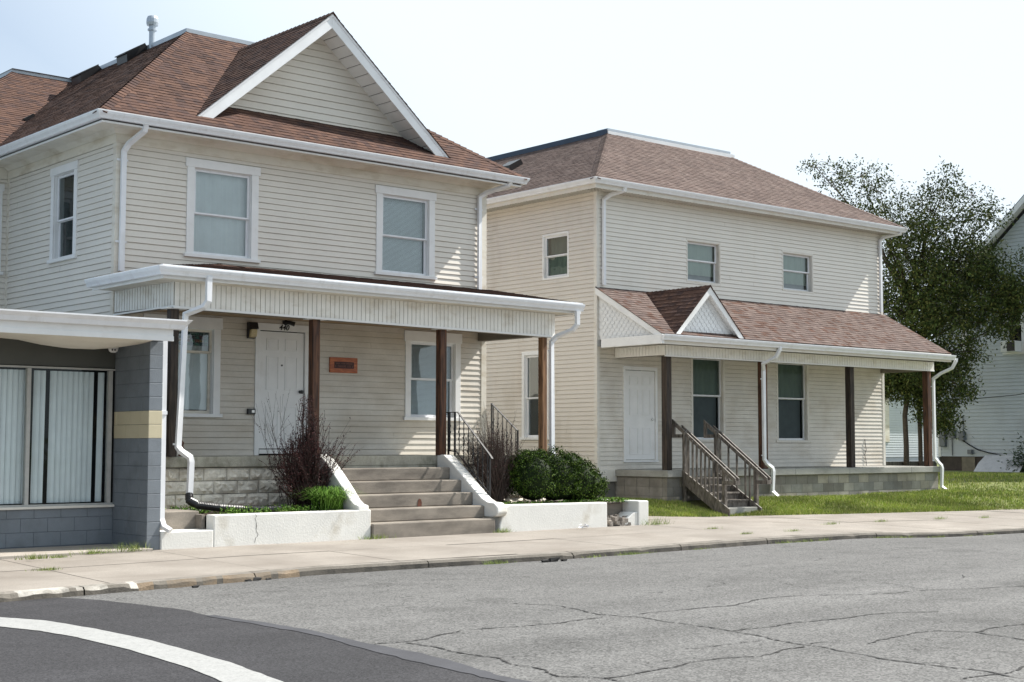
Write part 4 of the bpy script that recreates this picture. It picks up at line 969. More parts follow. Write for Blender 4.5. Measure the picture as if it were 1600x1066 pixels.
m = MB(); m.box(a0-.02, a1-.05, dy-.03, dy+.4, dz+.09, dz+.15); m.face([(a0, dy, dz+.1), (a1, dy, dz+.1), (a1, 8.4, dz+.1), (a0, 8.4, dz+.1)]); m.build('flat_deck', FLASH, h2)
zl2 = lambda x: ez+(x-e)*(dz-ez)/(a0-e)
m = MB(); xx, yy = 1.9, 5.3; z = zl2(xx)
m.hexa([(xx-.28, yy-.22, z-.2), (xx+.2, yy-.22, z+.1), (xx+.2, yy+.22, z+.1), (xx-.28, yy+.22, z-.2), (xx-.30, yy-.24, z+.02), (xx+.1, yy-.24, z+.24), (xx+.1, yy+.24, z+.24), (xx-.30, yy+.24, z+.02)])
m.build('roof_vent', BLKPL, h2)
for k, u in enumerate(UW):
    window(h2, QF, *u, trim=.045, head=.06, style='green', mid=.52, crown=False, recess=.10, sill=False, matT=SOFF, tw=.018, lower=5.62+.04*k)
for k, u in enumerate(LW):
    window(h2, QF, *u, trim=.07, head=.07, style='green', mid=.53, crown=False, recess=.07, matT=SOFF, tw=.02, lower=2.62, gl=GLASSD)
window(h2, QL, .94, 1.88, 5.38, 6.48, trim=.05, style='green', mid=.5, crown=False, recess=.05, sill=False, matT=WHITE, tw=.02, gl=GLASSD)
window(h2, QL, 1.66, 2.633, 1.577, 3.70, trim=.09, style='none', mid=.47, crown=False, recess=.05, matT=WHITE, tw=.03, gl=GLASSD)
m = MB(); m.pbox(QF, .815, .875, -.02, .035, 1.10, 3.20); m.pbox(QF, 1.865, 1.93, -.02, .035, 1.10, 3.20); m.pbox(QF, .815, 1.93, -.02, .035, 3.20, 3.285); m.pbox(QF, .80, 1.94, -.02, .05, 1.055, 1.10)
m.build('door_frame', WHITE, h2, bevel=.004)
d2 = panel_door(h2, QF, .88, 1.86, 1.115, 3.19, .0)
m = MB(); m.tube([(1.79, 0, 2.06), (1.79, -.025, 2.06)], .034, 12); m.rtube([(1.79, -.045, 2.06), (1.70, -.05, 2.055)], .02, .02, (0, 0, 1)); m.tube([(1.79, -.01, 2.06), (1.79, -.05, 2.06)], .012, 8); m.build('door_handle', STEEL, d2)
m = MB()
for z in (1.35, 2.15, 2.95): m.box(.868, .885, -.012, .003, z, z+.1)
m.build('hinge', STEEL, d2)
m = MB(); m.face([(.7, .6, 1), (2, .6, 1), (2, .6, 3.5), (.7, .6, 3.5)]); m.build('room_wall', DARK, h2)
for pth in ([(.49, -.45, 7.40), (.49, -.42, 7.30), (.30, -.16, 7.22), (.17, -.07, 7.10), (.165, -.07, 5.12)], [(W2+.30, -.45, 7.38), (W2+.28, -.42, 7.30), (W2-.05, -.12, 7.20), (W2-.13, -.07, 7.10), (W2-.13, -.07, 5.12)]):
    m = MB(); m.rtube(pth, .085, .06)
    for z in (6.9, 5.5): m.box(pth[-1][0]-.08, pth[-1][0]+.08, -.045, -.035, z, z+.03)
    m.build('downspout', ALU, h2)
# --- porch roof
zf = lambda y: 5.07+y*(5.07-3.86)/2.15
y_e = -2.12
m = MB(); shingles(m, [(-.06, y_e, zf(y_e)), (W2+.08, y_e, zf(y_e)), (W2+.08, 0, 5.07), (-.06, 0, 5.07)], PAL2+PAL1[:1], rs=51); m.build('porch_roof', SHIN, h2)
# small gable on the porch roof
px, pzp, hw = 1.50, 5.02, 1.15
gs = (5.02-3.88)/hw; yb = 0.0
m = MB(); shingles(m, [(px, y_e-.02, pzp), (px, -.06, pzp), (px-hw, y_e-.02, pzp-gs*hw)], PAL1, rs=52); m.build('small_gable_roof', SHIN, h2)
m = MB(); shingles(m, [(px, -.06, pzp), (px, y_e-.02, pzp), (px+hw, y_e-.02, pzp-gs*hw)], PAL1, rs=53); m.build('small_gable_roof', SHIN, h2)
m = MB(); hipcaps(m, (px, y_e-.02, pzp), (px, -.06, pzp), (-gs, 0, 1), (gs, 0, 1), PAL1, w=.1, rs=54); m.build('ridge_cap', SHIN, h2)
for s_ in (-1, 1):
    m = MB(); m.prism([(px, y_e, pzp-.01), (px, y_e, pzp-.19), (px+s_*(hw-.17), y_e, pzp-gs*hw+.0), (px+s_*hw, y_e, pzp-gs*hw)], (0, .025, 0)); m.build('rake_board', WHITE, h2, bevel=.003)
    m = MB(); m.prism([(px, y_e+.026, pzp-.10), (px+s_*(hw-.08), y_e+.026, pzp-gs*hw), (px+s_*(hw-.08), y_e+.2, pzp-gs*hw), (px, y_e+.2, pzp-.10)], (0, 0, -.012)); m.build('gable_soffit', WHITE, h2)
SCAL = M('white_scallops', (.74, .75, .75), .5, .04, 4)
def scallops(par, inside, P, u0, u1, z0, z1, back):
    m = MB(); m.face([P(*q) for q in back]); r = .075; row = 0; z = z0
    while z < z1:
        u = u0+(r if row % 2 else 0)
        while u < u1:
            if inside(u, z+.03):
                o0 = .004; pts = [P(u-r*.96, o0, z+.11), P(u-r*.96, o0+.012, z+.02)]+[P(u+r*.96*math.cos(math.pi+math.pi*k/6), o0+.016, z+.02+r*math.sin(math.pi+math.pi*k/6)) for k in range(1, 6)]+[P(u+r*.96, o0+.012, z+.02), P(u+r*.96, o0, z+.11)]
                m.face(pts)
            u += 2*r
        z += .085; row += 1
    return m.build('scalloped_wall', SCAL, par)
gb = pzp-gs*hw
scallops(h2, lambda u, z: abs(u-px) < (pzp-.14-z-.05)/gs, FRONT(0, y_e+.19), px-hw, px+hw, gb+.02, pzp, [(px-hw+.1, 0, gb), (px+hw-.1, 0, gb), (px, 0, pzp-.11)])
# left end of the porch roof
scallops(h2, lambda u, z: z < zf(u)-.16 and u < -.04 and u > -2.0, LEFT(.06, 0), -2.12, 0, 3.89, 5.1, [(-2.1, 0, 3.86), (0, 0, 3.86), (0, 0, 5.02), (-2.1, 0, zf(-2.1)-.04)])
m = MB(); m.prism([(-.05, 0, 5.06), (-.05, 0, 4.90), (-.05, y_e, zf(y_e)-.15), (-.05, y_e, zf(y_e)-.012)], (.028, 0, 0)); m.build('end_rake', WHITE, h2, bevel=.003)
m = MB(); m.prism([(W2+.05, 0, 5.06), (W2+.05, 0, 4.90), (W2+.05, y_e, zf(y_e)-.15), (W2+.05, y_e, zf(y_e)-.012)], (.028, 0, 0)); m.prism([(W2, 0, 5.0), (W2, 0, 3.7), (W2, y_e, 3.7), (W2, y_e, zf(y_e)-.05)], (.03, 0, 0)); m.build('end_rake', WHITE, h2, bevel=.003)
m = MB(); m.box(-.10, -.02, -2.16, -.24, 3.655, 3.862); m.build('end_fascia', WHITE, h2, bevel=.004)
m = MB(); m.box(-.02, W2+.06, y_e-.01, y_e+.02, 3.655, 3.86); m.build('porch_fascia', SOFF, h2)
m = MB(); m.sweep([(-.10, y_e-.012, 3.86), (W2+.10, y_e-.012, 3.83)], GUT); m.build('porch_gutter', ALU, h2)
m = MB(); m.face([(-.02, y_e, 3.70), (W2+.05, y_e, 3.70), (W2+.05, -.02, 3.70), (-.02, -.02, 3.70)]); m.build('porch_soffit', SOFF, h2)
m = MB(); beads(m, FRONT(0, -1.62), .56, W2, 3.455, 3.43, 3.685, 3.67, pitch=.098, gap=.009); beads(m, LEFT(.56, -1.62), 0, 1.6, 3.455, 3.46, 3.685, 3.69, pitch=.098, gap=.009); m.build('porch_frieze', BEAD, h2)
m = MB(); m.box(.562, W2, -1.618, -1.36, 3.435, 3.69); m.box(.562, .7, -1.36, -.02, 3.455, 3.69); m.box(W2-.15, W2, -1.36, -.02, 3.435, 3.69); m.build('porch_beam', GAP, h2)
m = MB(); m.box(.545, W2+.01, -1.64, -1.608, 3.425, 3.452); m.build('frieze_trim', WHITE, h2)
m = MB(); m.face([(.6, -1.4, 3.66), (W2, -1.4, 3.66), (W2, -.02, 3.66), (.6, -.02, 3.66)]); m.build('porch_ceiling', SOFF, h2)
for (x, mt) in ((.75, WOODD), (4.02, WOODR), (7.38, WOODD), (10.72, WOODR)):
    a = .165; m = MB(); m.box(x-a/2, x+a/2, -1.55, -1.55+a, .895, 3.44); m.build('porch_post', mt, h2, bevel=.01)
for x0, ye in ((3.80, .33), (11.0, .22)):
    m = MB(); s_ = -.33
    m.rtube([(x0, -2.2, 3.76), (x0, -2.19, 3.68), (x0-.04, -2.1, 3.50), (x0-.20, -1.85, 3.36), (x0-.30 if x0 > 5 else x0-.0, -1.69, 3.22), (x0-.30 if x0 > 5 else x0-.0, -1.69, 1.12), (x0-.22 if x0 > 5 else x0+.06, -1.72, 1.02), (x0-.12 if x0 > 5 else x0+.2, -1.76, .92), (x0-.10 if x0 > 5 else x0+.22, -1.77, .84), (x0-.12 if x0 > 5 else x0+.2, -1.76, .36), (x0-.02 if x0 > 5 else x0+.26, -1.86, .25)], .085, .062)
    for z in (3.0, 1.2): xx = x0-.30 if x0 > 5 else x0; m.box(xx-.065, xx+.065, -1.66, -1.65, z, z+.03)
    m.build('downspout', ALU, h2)
# --- porch slab and block wall
SLABC = M('porch_slab_concrete', (.33, .325, .30), .9, .12, 2, bump=.003, bs=80, dirt=(.16, .16, .14, .7), dsc=(1.2, 2, 3), dr=(.48, .72), fine=.12)
m = MB(); x = .50
for x1 in (2.2, 4.9, 7.0, 9.6, W2+.15): m.box(x+.004, x1-.004, -1.72, -.001, .745, .892); x = x1
m.build('porch_slab', SLABC, h2, bevel=.008)
m = MB(); rnd = random.Random(77); z = .12; row = 0
while z < .74:
    h = .203; x = .56-(.2 if row % 2 else 0)
    while x < W2+.08:
        x1 = min(x+.406, W2+.08); xa = max(x, .56)
        if x1-xa > .05:
            g = rnd.uniform(.8, 1.2); top = min(z+h-.01, .743)
            c = rnd.choice([(.30, .28, .25), (.26, .25, .23), (.33, .30, .25), (.24, .225, .20)]); m.box(xa+.005, x1-.005, -1.64, -1.5, z, top, tuple(q*g for q in c))
        x += .406
    y = -1.5
    while y < -.05:
        y1 = min(y+.4, 0); m.box(.56, .7, y+.005, y1-.005, z, min(z+h-.01, .743), (.30*g, .28*g, .25*g)); y += .4
    z += h; row += 1
m.build('block_wall', CMU, h2)
m = MB(); m.box(.57, W2+.07, -1.634, -.01, -.1, .742); m.build('mortar', MORT, h2)
pl_ = thing('porch_light', 'small round ceiling light under the porch roof above the white door of the right house', 'lamp', (1.4, -.6, 3.66))
m = MB(); m.lathe(1.55, -.5, [(.10, 3.655), (.10, 3.63), (.05, 3.62), (.05, 3.57), (.03, 3.54)], 14); m.build('fixture', BRASSY, pl_)
cb = MB(); cb.tube([(9.93, -.02, 1.62), (9.92, -.035, 1.5), (9.97, -.03, 1.33), (9.90, -.03, 1.2), (9.95, -.03, 1.05), (9.93, -.06, .9)], .008, 5)
solo(cb, 'wall_cable', BLKPL, 'thin dark cable hanging loose low on the sunlit end of the porch wall', 'cable', (9.93, -.02, .9))
# --- wooden stairs
ws = thing('wooden_stairs', 'grey weathered wooden stairs with slatted handrails to the right house porch', 'stairs', (1.5, -2.4, -.07))
xa, xb = .98, 2.02
zt = [.1, .258, .416, .574, .732]
for i in range(5):
    y = -3.03+.255*i
    m = MB(); m.box(xa+.05, xb-.05, y, y+.30 if i < 4 else -1.722, zt[i]-.04 if i else -.09, zt[i]); 
    m.build('step', WOODG if i else SLABC, ws, bevel=.006)
    if i:
        m = MB(); m.box(xa+.05, xb-.05, y+.02, y+.04, zt[i-1]+.001, zt[i]-.041); m.build('riser', WOODG, ws)
for x in (xa, xb):
    m = MB(); m.prism([(x-.02, -3.1, -.08), (x-.02, -3.1, .08), (x-.02, -1.725, .90), (x-.02, -1.725, .60), (x-.02, -2.85, -.08)], (.04, 0, 0)); m.build('stringer', WOODG, ws, bevel=.004)
    sl2 = (1.87-.98)/(1.66-2.93)
    ht = lambda y: .98+(y+2.93)*.70
    # rails: lower, upper and cap run along the slope
    m = MB(); m.prism([(x-.019, -3.27, ht(-3.27)-.10), (x-.019, -1.42, ht(-1.42)-.10), (x-.019, -1.42, ht(-1.42)), (x-.019, -3.27, ht(-3.27))], (.038, 0, 0)); m.build('handrail', WOODG, ws, bevel=.004)
    m = MB(); m.prism([(x+.10, -3.27, ht(-3.27)-.09), (x+.10, -1.60, ht(-1.60)-.09), (x+.10, -1.60, ht(-1.60)-.0), (x+.10, -3.27, ht(-3.27))], (.036, 0, 0)); m.build('handrail', WOODG, ws, bevel=.004)
    for (y, zb, zt_) in ((-2.90, -.07, ht(-2.90)-.03), (-1.74, .1, ht(-1.74)-.03)):
        m = MB(); m.box(x+.021, x+.098, y-.045, y+.045, zb if y < -2 else .05, zt_); m.build('newel_post', WOODG, ws, bevel=.005)
    m = MB(); m.box(x-.018, x+.136, -3.29, -3.25, ht(-3.27)-.14, ht(-3.27)-.05); m.box(x-.0195, x+.020, -3.25, -2.95, ht(-3.27)-.14, ht(-3.27)-.06); m.build('rail_bracket', WOODG, ws)
    m = MB(); m.box(x-.019, x+.02, -1.50, -1.42, ht(-1.42)-.42, ht(-1.42)-.101); m.box(x-.019, x+.02, -1.72, -1.501, ht(-1.42)-.42, ht(-1.42)-.34); m.build('rail_return', WOODG, ws)
    n_ = 9
    for i in range(n_):
        if x == xb and i in (2, 4, 6): continue
        y = -2.80+.98*i/(n_-1)
        m = MB(); m.box(x-.054, x-.021, y-.017, y+.017, (y+3.1)*.6+.08, ht(y)-.02); m.build('baluster', WOODG, ws)

# ================================================================= shop building on the left
FR = WORLD
shp = thing('shop_building', 'low blue grey painted block shop with white canopy edge and vertical blinds', 'shop', (-1, -3.42, 0))
m = MB(); z = .0; row = 0
px0, px1, py0, py1 = -1.09, -.885, -3.42, -2.35
while z < 2.94:
    h = .1935; top = min(z+h-.004, 2.945)
    be = 1.565 < z+.1 < 1.955
    if not be:
        m.box(px0, px1, py0, py0+.30 if row % 2 else py0+.2, z, top)
        y = py0+(.30 if row % 2 else .2)+.004
        while y < py1-.02: y1 = min(y+.39, py1-.001); m.box(px0, px1, y, y1, z, top); y = y1+.004
    z += h; row += 1
    if be or z > 2.94:
        if m.v: m.build('pillar', BLUEG, shp, bevel=.006)
        m = MB()
z = 8*.1935; m = MB()
for k in range(2):
    m.box(px0-.001, px1+.001, py0-.001, py0+.2 if k else py0+.3, z, z+.1895); y = py0+(.2 if k else .3)+.004
    while y < py1-.02: y1 = min(y+.39, py1-.001); m.box(px0-.001, px1+.001, y, y1, z, z+.1895); y = y1+.004
    z += .1935
m.build('pillar_band', BEIGE, shp, bevel=.006)
m = MB(); m.box(px0+.006, px1-.006, py0+.006, py1, 0, 2.945); m.build('pillar_joints', M('painted_joint', (.10, .12, .145), .8, .1, 9), shp)
m = MB(); z = .05; row = 0
while z < .55:
    top = min(z+.1935-.004, .562); x = px0-.002
    while x > -9:
        x1 = x-.39 if (row % 2 == 0 or x < px0-.1) else x-.19; m.box(x1+.004, x, py1-.02, py1+.15, z, top); x = x1
    z += .1935; row += 1
m.build('lower_wall', BLUEG, shp, bevel=.005)
m = MB(); m.box(-9, px0-.002, py1-.014, py1+.15, 0, .562); m.build('lower_wall_joints', M('painted_joint_dark', (.10, .12, .145), .8, .1, 9), shp)
m = MB(); m.box(-9, px0+.03, py1-.06, py1+.05, .564, .60); m.build('window_sill', SOFF, shp, bevel=.004)
m = MB()
for x in (-1.185, -2.40, -4.3, -6.5): m.box(x, x+.055, py1-.02, py1+.06, .625, 2.52)
m.box(-9, px0-.003, py1-.018, py1+.06, .601, .625); m.box(-9, px0-.003, py1-.018, py1+.06, 2.525, 2.55); fr_ = m.build('shop_window', M('dull_aluminium', (.42, .42, .40), .45, .1, 9), shp)
m = MB(); m.face([(-9, py1+.02, .62), (-1.1, py1+.02, .62), (-1.1, py1+.02, 2.53), (-9, py1+.02, 2.53)]); m.build('pane', glass_mat('shop_glass', (.93, .96, .96), .0, .55), fr_)
m = MB(); x = -1.195; rnd = random.Random(5); k = 0
skip = {1, 10, 13, 22, 31}
xs_ = []
while x > -8.6:
    wv = .083; a = rnd.uniform(.3, .45)
    if k not in skip:
        for q in range(4):
            f0, f1 = q/4, (q+1)/4; b0_, b1_ = .014*math.sin(math.pi*f0), .014*math.sin(math.pi*f1); sh_ = -.012
            m.face([(x-wv*f0+sh_, py1+.12+wv*a*f0-b0_, .64), (x-wv*f1+sh_, py1+.12+wv*a*f1-b1_, .64), (x-wv*f1, py1+.12+wv*a*f1-b1_, 2.5), (x-wv*f0, py1+.12+wv*a*f0-b0_, 2.5)])
    x -= .080; k += 1
m.build('vertical_blind', BLIND, shp)
m = MB(); m.face([(-9, py1+.9, .3), (px0, py1+.9, .3), (px0, py1+.9, 2.9), (-9, py1+.9, 2.9)]); m.face([(px0, py1, .3), (px0, py1+.9, .3), (px0, py1+.9, 2.9), (px0, py1, 2.9)]); m.face([(-9, py1, .5), (px0, py1, .5), (px0, py1+.9, .5), (-9, py1+.9, .5)]); m.build('room_wall', DARK, shp)
m = MB(); m.box(-9, px0-.002, py1, py1+.12, 2.562, 2.945); m.build('header_panel', DARKG, shp)
# body behind
m = MB(); m.box(-9, -.90, py1+.95, 4.2, 0, 3.0); m.box(-.98, -.90, py1+.001, py1+.95, 0, 3.0); m.build('shop_wall', BLUEG, shp)
m = MB(); m.box(-9, -.90, -3.72, 4.2, 3.0, 3.10); m.build('shop_roof', FLASH, shp)
m = MB(); m.box(-9, -.935, -3.80, -3.72, 2.925, 3.11); m.box(-.955, -.935, -3.72, -2.4, 2.93, 3.11); m.box(-9, -.93, -3.808, -3.79, 2.885, 2.955); m.build('canopy_fascia', WHITE, shp, bevel=.004)
G2 = [(0, -.13), (.07, -.13), (.095, -.07), (.14, -.02), (.14, 0), (.125, 0), (0, -.006)]
m = MB(); m.sweep([(-9, -3.80, 3.165), (-.80, -3.80, 3.18)], G2); m.sweep([(-.80, -3.72, 3.18), (-.80, -3.80, 3.18)][::-1], [(-.1, -.13), (.0, -.13), (.0, 0), (-.1, 0)]); m.build('canopy_gutter', ALU, shp)
m = MB(); m.prism([(-.80, -3.80, 3.05), (-.80, -3.94, 3.18), (-.68, -3.88, 3.185), (-.78, -3.78, 3.05)], (0, 0.0, .002)); m.build('gutter_tip', ALU, shp)
m = MB(); nx = 24
def sag(x, t):
    b = math.sin(math.pi*min(1, max(0, (x+2.9)/1.95)))*.13 if x > -2.9 else .015
    return 2.95-.05*math.sin(math.pi*t)-b*math.sin(math.pi*t)**.7
for i in range(nx):
    for j in range(6):
        P_ = []
        for (p, q) in ((i, j), (i+1, j), (i+1, j+1), (i, j+1)):
            x = -9+(7.92)*p/nx if p < 4 else -7.68+(6.6)*(p-4)/(nx-4); t = q/6; P_.append((x, -3.71+1.36*t, sag(x, t)))
        m.face(P_)
m.build('canopy_soffit', AWN, shp, smooth=False)
m = MB(); m.rtube([(-.845, -3.37, 2.93), (-.846, -3.37, 2.0), (-.847, -3.37, 1.9), (-.848, -3.38, .42), (-.835, -3.42, .32), (-.78, -3.52, .26)], .075, .055)
m.box(-.884, -.80, -3.41, -3.33, 1.88, 1.93); m.build('downspout', ALU, shp)
m = MB(); m.box(-9, px0-.001, -3.62, py1, -.03, .035); solo(m, 'shop_step', CONC, 'flat concrete slab in the recess below the shop window', 'slab', (-2, -3.6, 0), bevel=.006)
sc_ = thing('security_camera', 'small white dome security camera under the shop canopy', 'camera', (-1.2, -2.6, 2.85))
m = MB(); m.lathe(-1.22, -2.55, [(.055, 2.90), (.07, 2.88), (.075, 2.84), (.06, 2.795), (.03, 2.775)], 16); m.build('dome', WHITE, sc_, smooth=True)
m = MB()
for dx in (-.018, .022): m.tube([(-1.245+dx, -2.61, 2.815), (-1.252+dx, -2.628, 2.808)], .013, 8)
m.build('lens', BLKPL, sc_)

# ================================================================= beyond: white house, rear building, poles
wh = thing('house', 'white clapboard house at the right edge, partly behind the leafy tree', 'house', (34, 6.4, .6))
PW = LEFT(34, -4.2)        # u = y + 4.2
ridge_y, ridge_z, rs_ = 1.1, 11.2, .925
wins = [(3.12+4.2, 3.86+4.2, 4.50, 6.5), (5.05+4.2, 5.45+4.2, 4.50, 6.0)]
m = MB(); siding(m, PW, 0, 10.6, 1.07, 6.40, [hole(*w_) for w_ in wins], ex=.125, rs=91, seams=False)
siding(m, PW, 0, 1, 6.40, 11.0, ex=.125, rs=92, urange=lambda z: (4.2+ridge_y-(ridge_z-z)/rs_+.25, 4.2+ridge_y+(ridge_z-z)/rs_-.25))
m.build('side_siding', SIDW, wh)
m = MB(); m.box(33.97, 34.3, 6.36, 6.46, 1.05, 6.4); m.build('corner_board', WHITE, wh)
m = MB(); m.face([(34, 6.45, .5), (46, 6.45, .5), (46, 6.45, 6.4), (34, 6.45, 6.4)]); m.face([(34, -4.2, .5), (46, -4.2, .5), (46, -4.2, 6.4), (34, -4.2, 6.4)]); m.face([(46, 6.45, .5), (46, -4.2, .5), (46, -4.2, 6.4), (46, 6.45, 6.4)]); m.build('back_wall', SIDW, wh)
zr = lambda y: ridge_z-abs(y-ridge_y)*rs_
m = MB()
for s_ in (-1, 1):
    yb = ridge_y+s_*5.75
    m.prism([(33.5, ridge_y, ridge_z+.06), (33.5, yb, zr(yb)+.06), (33.5, yb, zr(yb)-.04), (33.5, ridge_y, ridge_z-.04)], (13, 0, 0))
m.build('roof', M('grey_shingle', (.12, .12, .125), .95, .15, 5), wh)
for s_ in (-1, 1):
    yb = ridge_y+s_*5.7; m = MB()
    m.prism([(33.49, ridge_y, ridge_z+.02), (33.49, yb, zr(yb)+.02), (33.49, yb, zr(yb)-.2), (33.49, ridge_y, ridge_z-.2)], (.03, 0, 0))
    m.prism([(33.521, ridge_y, ridge_z-.05), (33.521, yb, zr(yb)-.05), (33.521, yb, zr(yb)-.07), (33.521, ridge_y, ridge_z-.07)], (.47, 0, 0)); m.build('rake_board', WHITE, wh)
for w_ in wins: window(wh, PW, *w_, trim=.09, style='none', mid=.5, crown=False, recess=.05, gl=GLASSD)
m = MB(); m.box(34.02, 46, -4.1, 6.4, .0, 1.07); m.build('base_wall', M('dark_foundation', (.075, .06, .05), .95, .25, 4, bump=.01, bs=20), wh)
m = MB(); m.box(33.98, 34.03, 5.05, 5.55, .5, 1.05); m.build('base_patch', M('plywood', (.22, .19, .14), .9, .2, 5), wh)
aco = thing('window_air_conditioner', 'white air conditioner in the upper window of the white house', 'air conditioner', (33.8, 3.5, 4.55))
m = MB(); m.box(33.58, 34.02, 3.22, 3.76, 4.56, 4.92); m.build('body', WHITE, aco, bevel=.01)
m = MB()
for i in range(10): m.box(33.572, 33.581, 3.25, 3.52, 4.59+.03*i, 4.607+.03*i)
m.box(33.576, 33.584, 3.24, 3.53, 4.58, 4.9); m.build('grille', BLKPL, aco)
mets = thing('meter_boxes', 'grey electric meter boxes and conduit on the shaded wall of the white house', 'meter', (33.9, 6, 1.4))
GBX = M('grey_box', (.16, .17, .18), .5, .1, 8)
for nm, y0, y1, z0, z1 in (('meter_box', 6.12, 6.34, 1.40, 2.0), ('meter_box', 5.76, 5.96, 1.70, 2.0), ('meter_box', 5.38, 5.58, 1.62, 1.92), ('outlet_cover', 5.1, 5.25, 1.15, 1.30)):
    m = MB(); m.box(33.84, 33.985, y0, y1, z0, z1); m.build(nm, GBX, mets, bevel=.01)
m = MB(); m.tube([(33.98, 6.02, 2.18), (33.84, 6.02, 2.18)], .11, 12); m.build('meter_dial', BLKPL, mets)
m = MB(); m.tube([(33.96, 6.2, 2.45), (33.96, 5.46, 2.45), (33.96, 5.46, 1.92)], .018, 6); m.build('conduit', GBX, mets)
m = MB(); m.tube([(33.96, 5.9, 1.70), (33.96, 5.9, 1.1)], .016, 6); m.build('conduit', GBX, mets)
m = MB(); m.tube([(33.95, 5.48, 1.62), (33.94, 5.2, 1.45), (33.94, 4.9, 1.30), (33.94, 4.5, 1.20), (33.94, 4.1, 1.14), (33.94, 3.3, 1.12)], .024, 6)
solo(m, 'gas_hose', BLKPL, 'black pipe sagging along the shaded white wall above the leaning slab', 'pipe', (33.94, 4.5, 1.2))
m = MB(); ca = [Vector((33.95, 6.2, 3.05)), Vector((33.6, 4.9, 3.02)), Vector((33.2, 3.0, 3.10)), Vector((32.6, -.5, 3.5)), Vector((31, -9, 4.8))]
m.tube(ca, .014, 5); solo(m, 'overhead_cable', BLKPL, 'thin cable crossing in front of the white house wall', 'cable', tuple(ca[0]))
A, B, C_, D = (33.25, 4.72, .50), (33.2, 3.0, .52), (33.8, 3.2, 1.12), (33.85, 4.60, 1.08)
m = MB(); m.prism([A, Vector(A).lerp(Vector(B), .5)+Vector((0, 0, -.02)), B, (33.5, 2.95, .9), C_, Vector(C_).lerp(Vector(D), .4)+Vector((0, 0, .03)), D, (33.6, 4.7, .85)], (.06, 0, .03))
solo(m, 'stone_slab', M('white_marble', (.55, .55, .56), .6, .12, 3, bump=.01, bs=15, dirt=(.25, .25, .26, .6), dsc=(3, 3, 3)), 'broken white stone slab leaning against the foundation of the white house', 'slab', (33.3, 3.9, .5), bevel=.01)
rr = random.Random(9); m = MB()
for _ in range(420):
    c = Vector((33.5+rr.gauss(0, .12), 3.05+rr.gauss(0, .28), .6+abs(rr.gauss(0, .42))))
    d = Vector((rr.gauss(0, 1), rr.gauss(0, 1), rr.gauss(0, 1))).normalized(); s_ = d.orthogonal().normalized(); m.face([c, c+d*.06+s_*.03, c+d*.13, c+d*.06-s_*.03], (.03, .055, .015))
solo(m, 'leafy_bush', M('bush_leaf', (1, 1, 1), .6, .1, 3, attr=True), 'dark leafy bush growing behind the leaning stone slab', 'bush', (33.5, 3.05, .5))
# rear building seen through the open porch
rb = thing('house', 'small white sided building seen through the end of the porch of the right house', 'house', (44, 18, .6))
PR = FRONT(0, 18)
m = MB(); siding(m, PR, 38, 56, .9, 5.0, [(46.95, 47.95, 1.6, 4.4)], ex=.115, rs=95, seams=False); m.build('front_siding', SIDW, rb)
m = MB(); m.box(38, 56, 18.02, 26, .2, .9); m.box(38, 56, 18.3, 26, .9, 5.0); m.build('back_wall', SIDW, rb)
m = MB(); m.prism([(37.6, 17.4, 4.95), (37.6, 22, 6.4), (37.6, 26.6, 4.95)], (18.8, 0, 0)); m.build('roof', M('red_brown_roof', (.16, .07, .05), .9, .15, 4), rb)
m = MB(); m.box(47, 47.9, 17.94, 18.1, 1.6, 4.3); m.build('door', CREAMT, rb)
FR = WORLD
m = MB(); m.box(26.2, 31.6, 5.0, 5.2, .2, .93); solo(m, 'timber_edging', wood_mat('old_timber', (.05, .045, .035), (.19, .17, .13)), 'low weathered timber wall beyond the far end of the porch', 'edging', (29, 5.0, .3), bevel=.01)

# ================================================================= trees and plants
FR = WORLD
def leaf(mb, p, L_, W_, pal, rnd, droop=.3, z0=None):
    d = Vector((rnd.gauss(0, 1), rnd.gauss(0, 1), rnd.gauss(0, 1)-droop)).normalized()
    s_ = d.cross(Vector((rnd.gauss(0, 1), rnd.gauss(0, 1), rnd.gauss(0, 1)))).normalized()
    c = rnd.choice(pal); f = rnd.uniform(.7, 1.3)
    a = p; b = p+d*L_*.45+s_*W_*.5; e = p+d*L_; g_ = p+d*L_*.45-s_*W_*.5
    mb.face([a, b, e, g_], tuple(q*f for q in c))
TREEP = [(.045, .068, .018), (.06, .09, .024), (.03, .048, .014), (.09, .12, .032), (.07, .085, .026), (.13, .14, .04)]
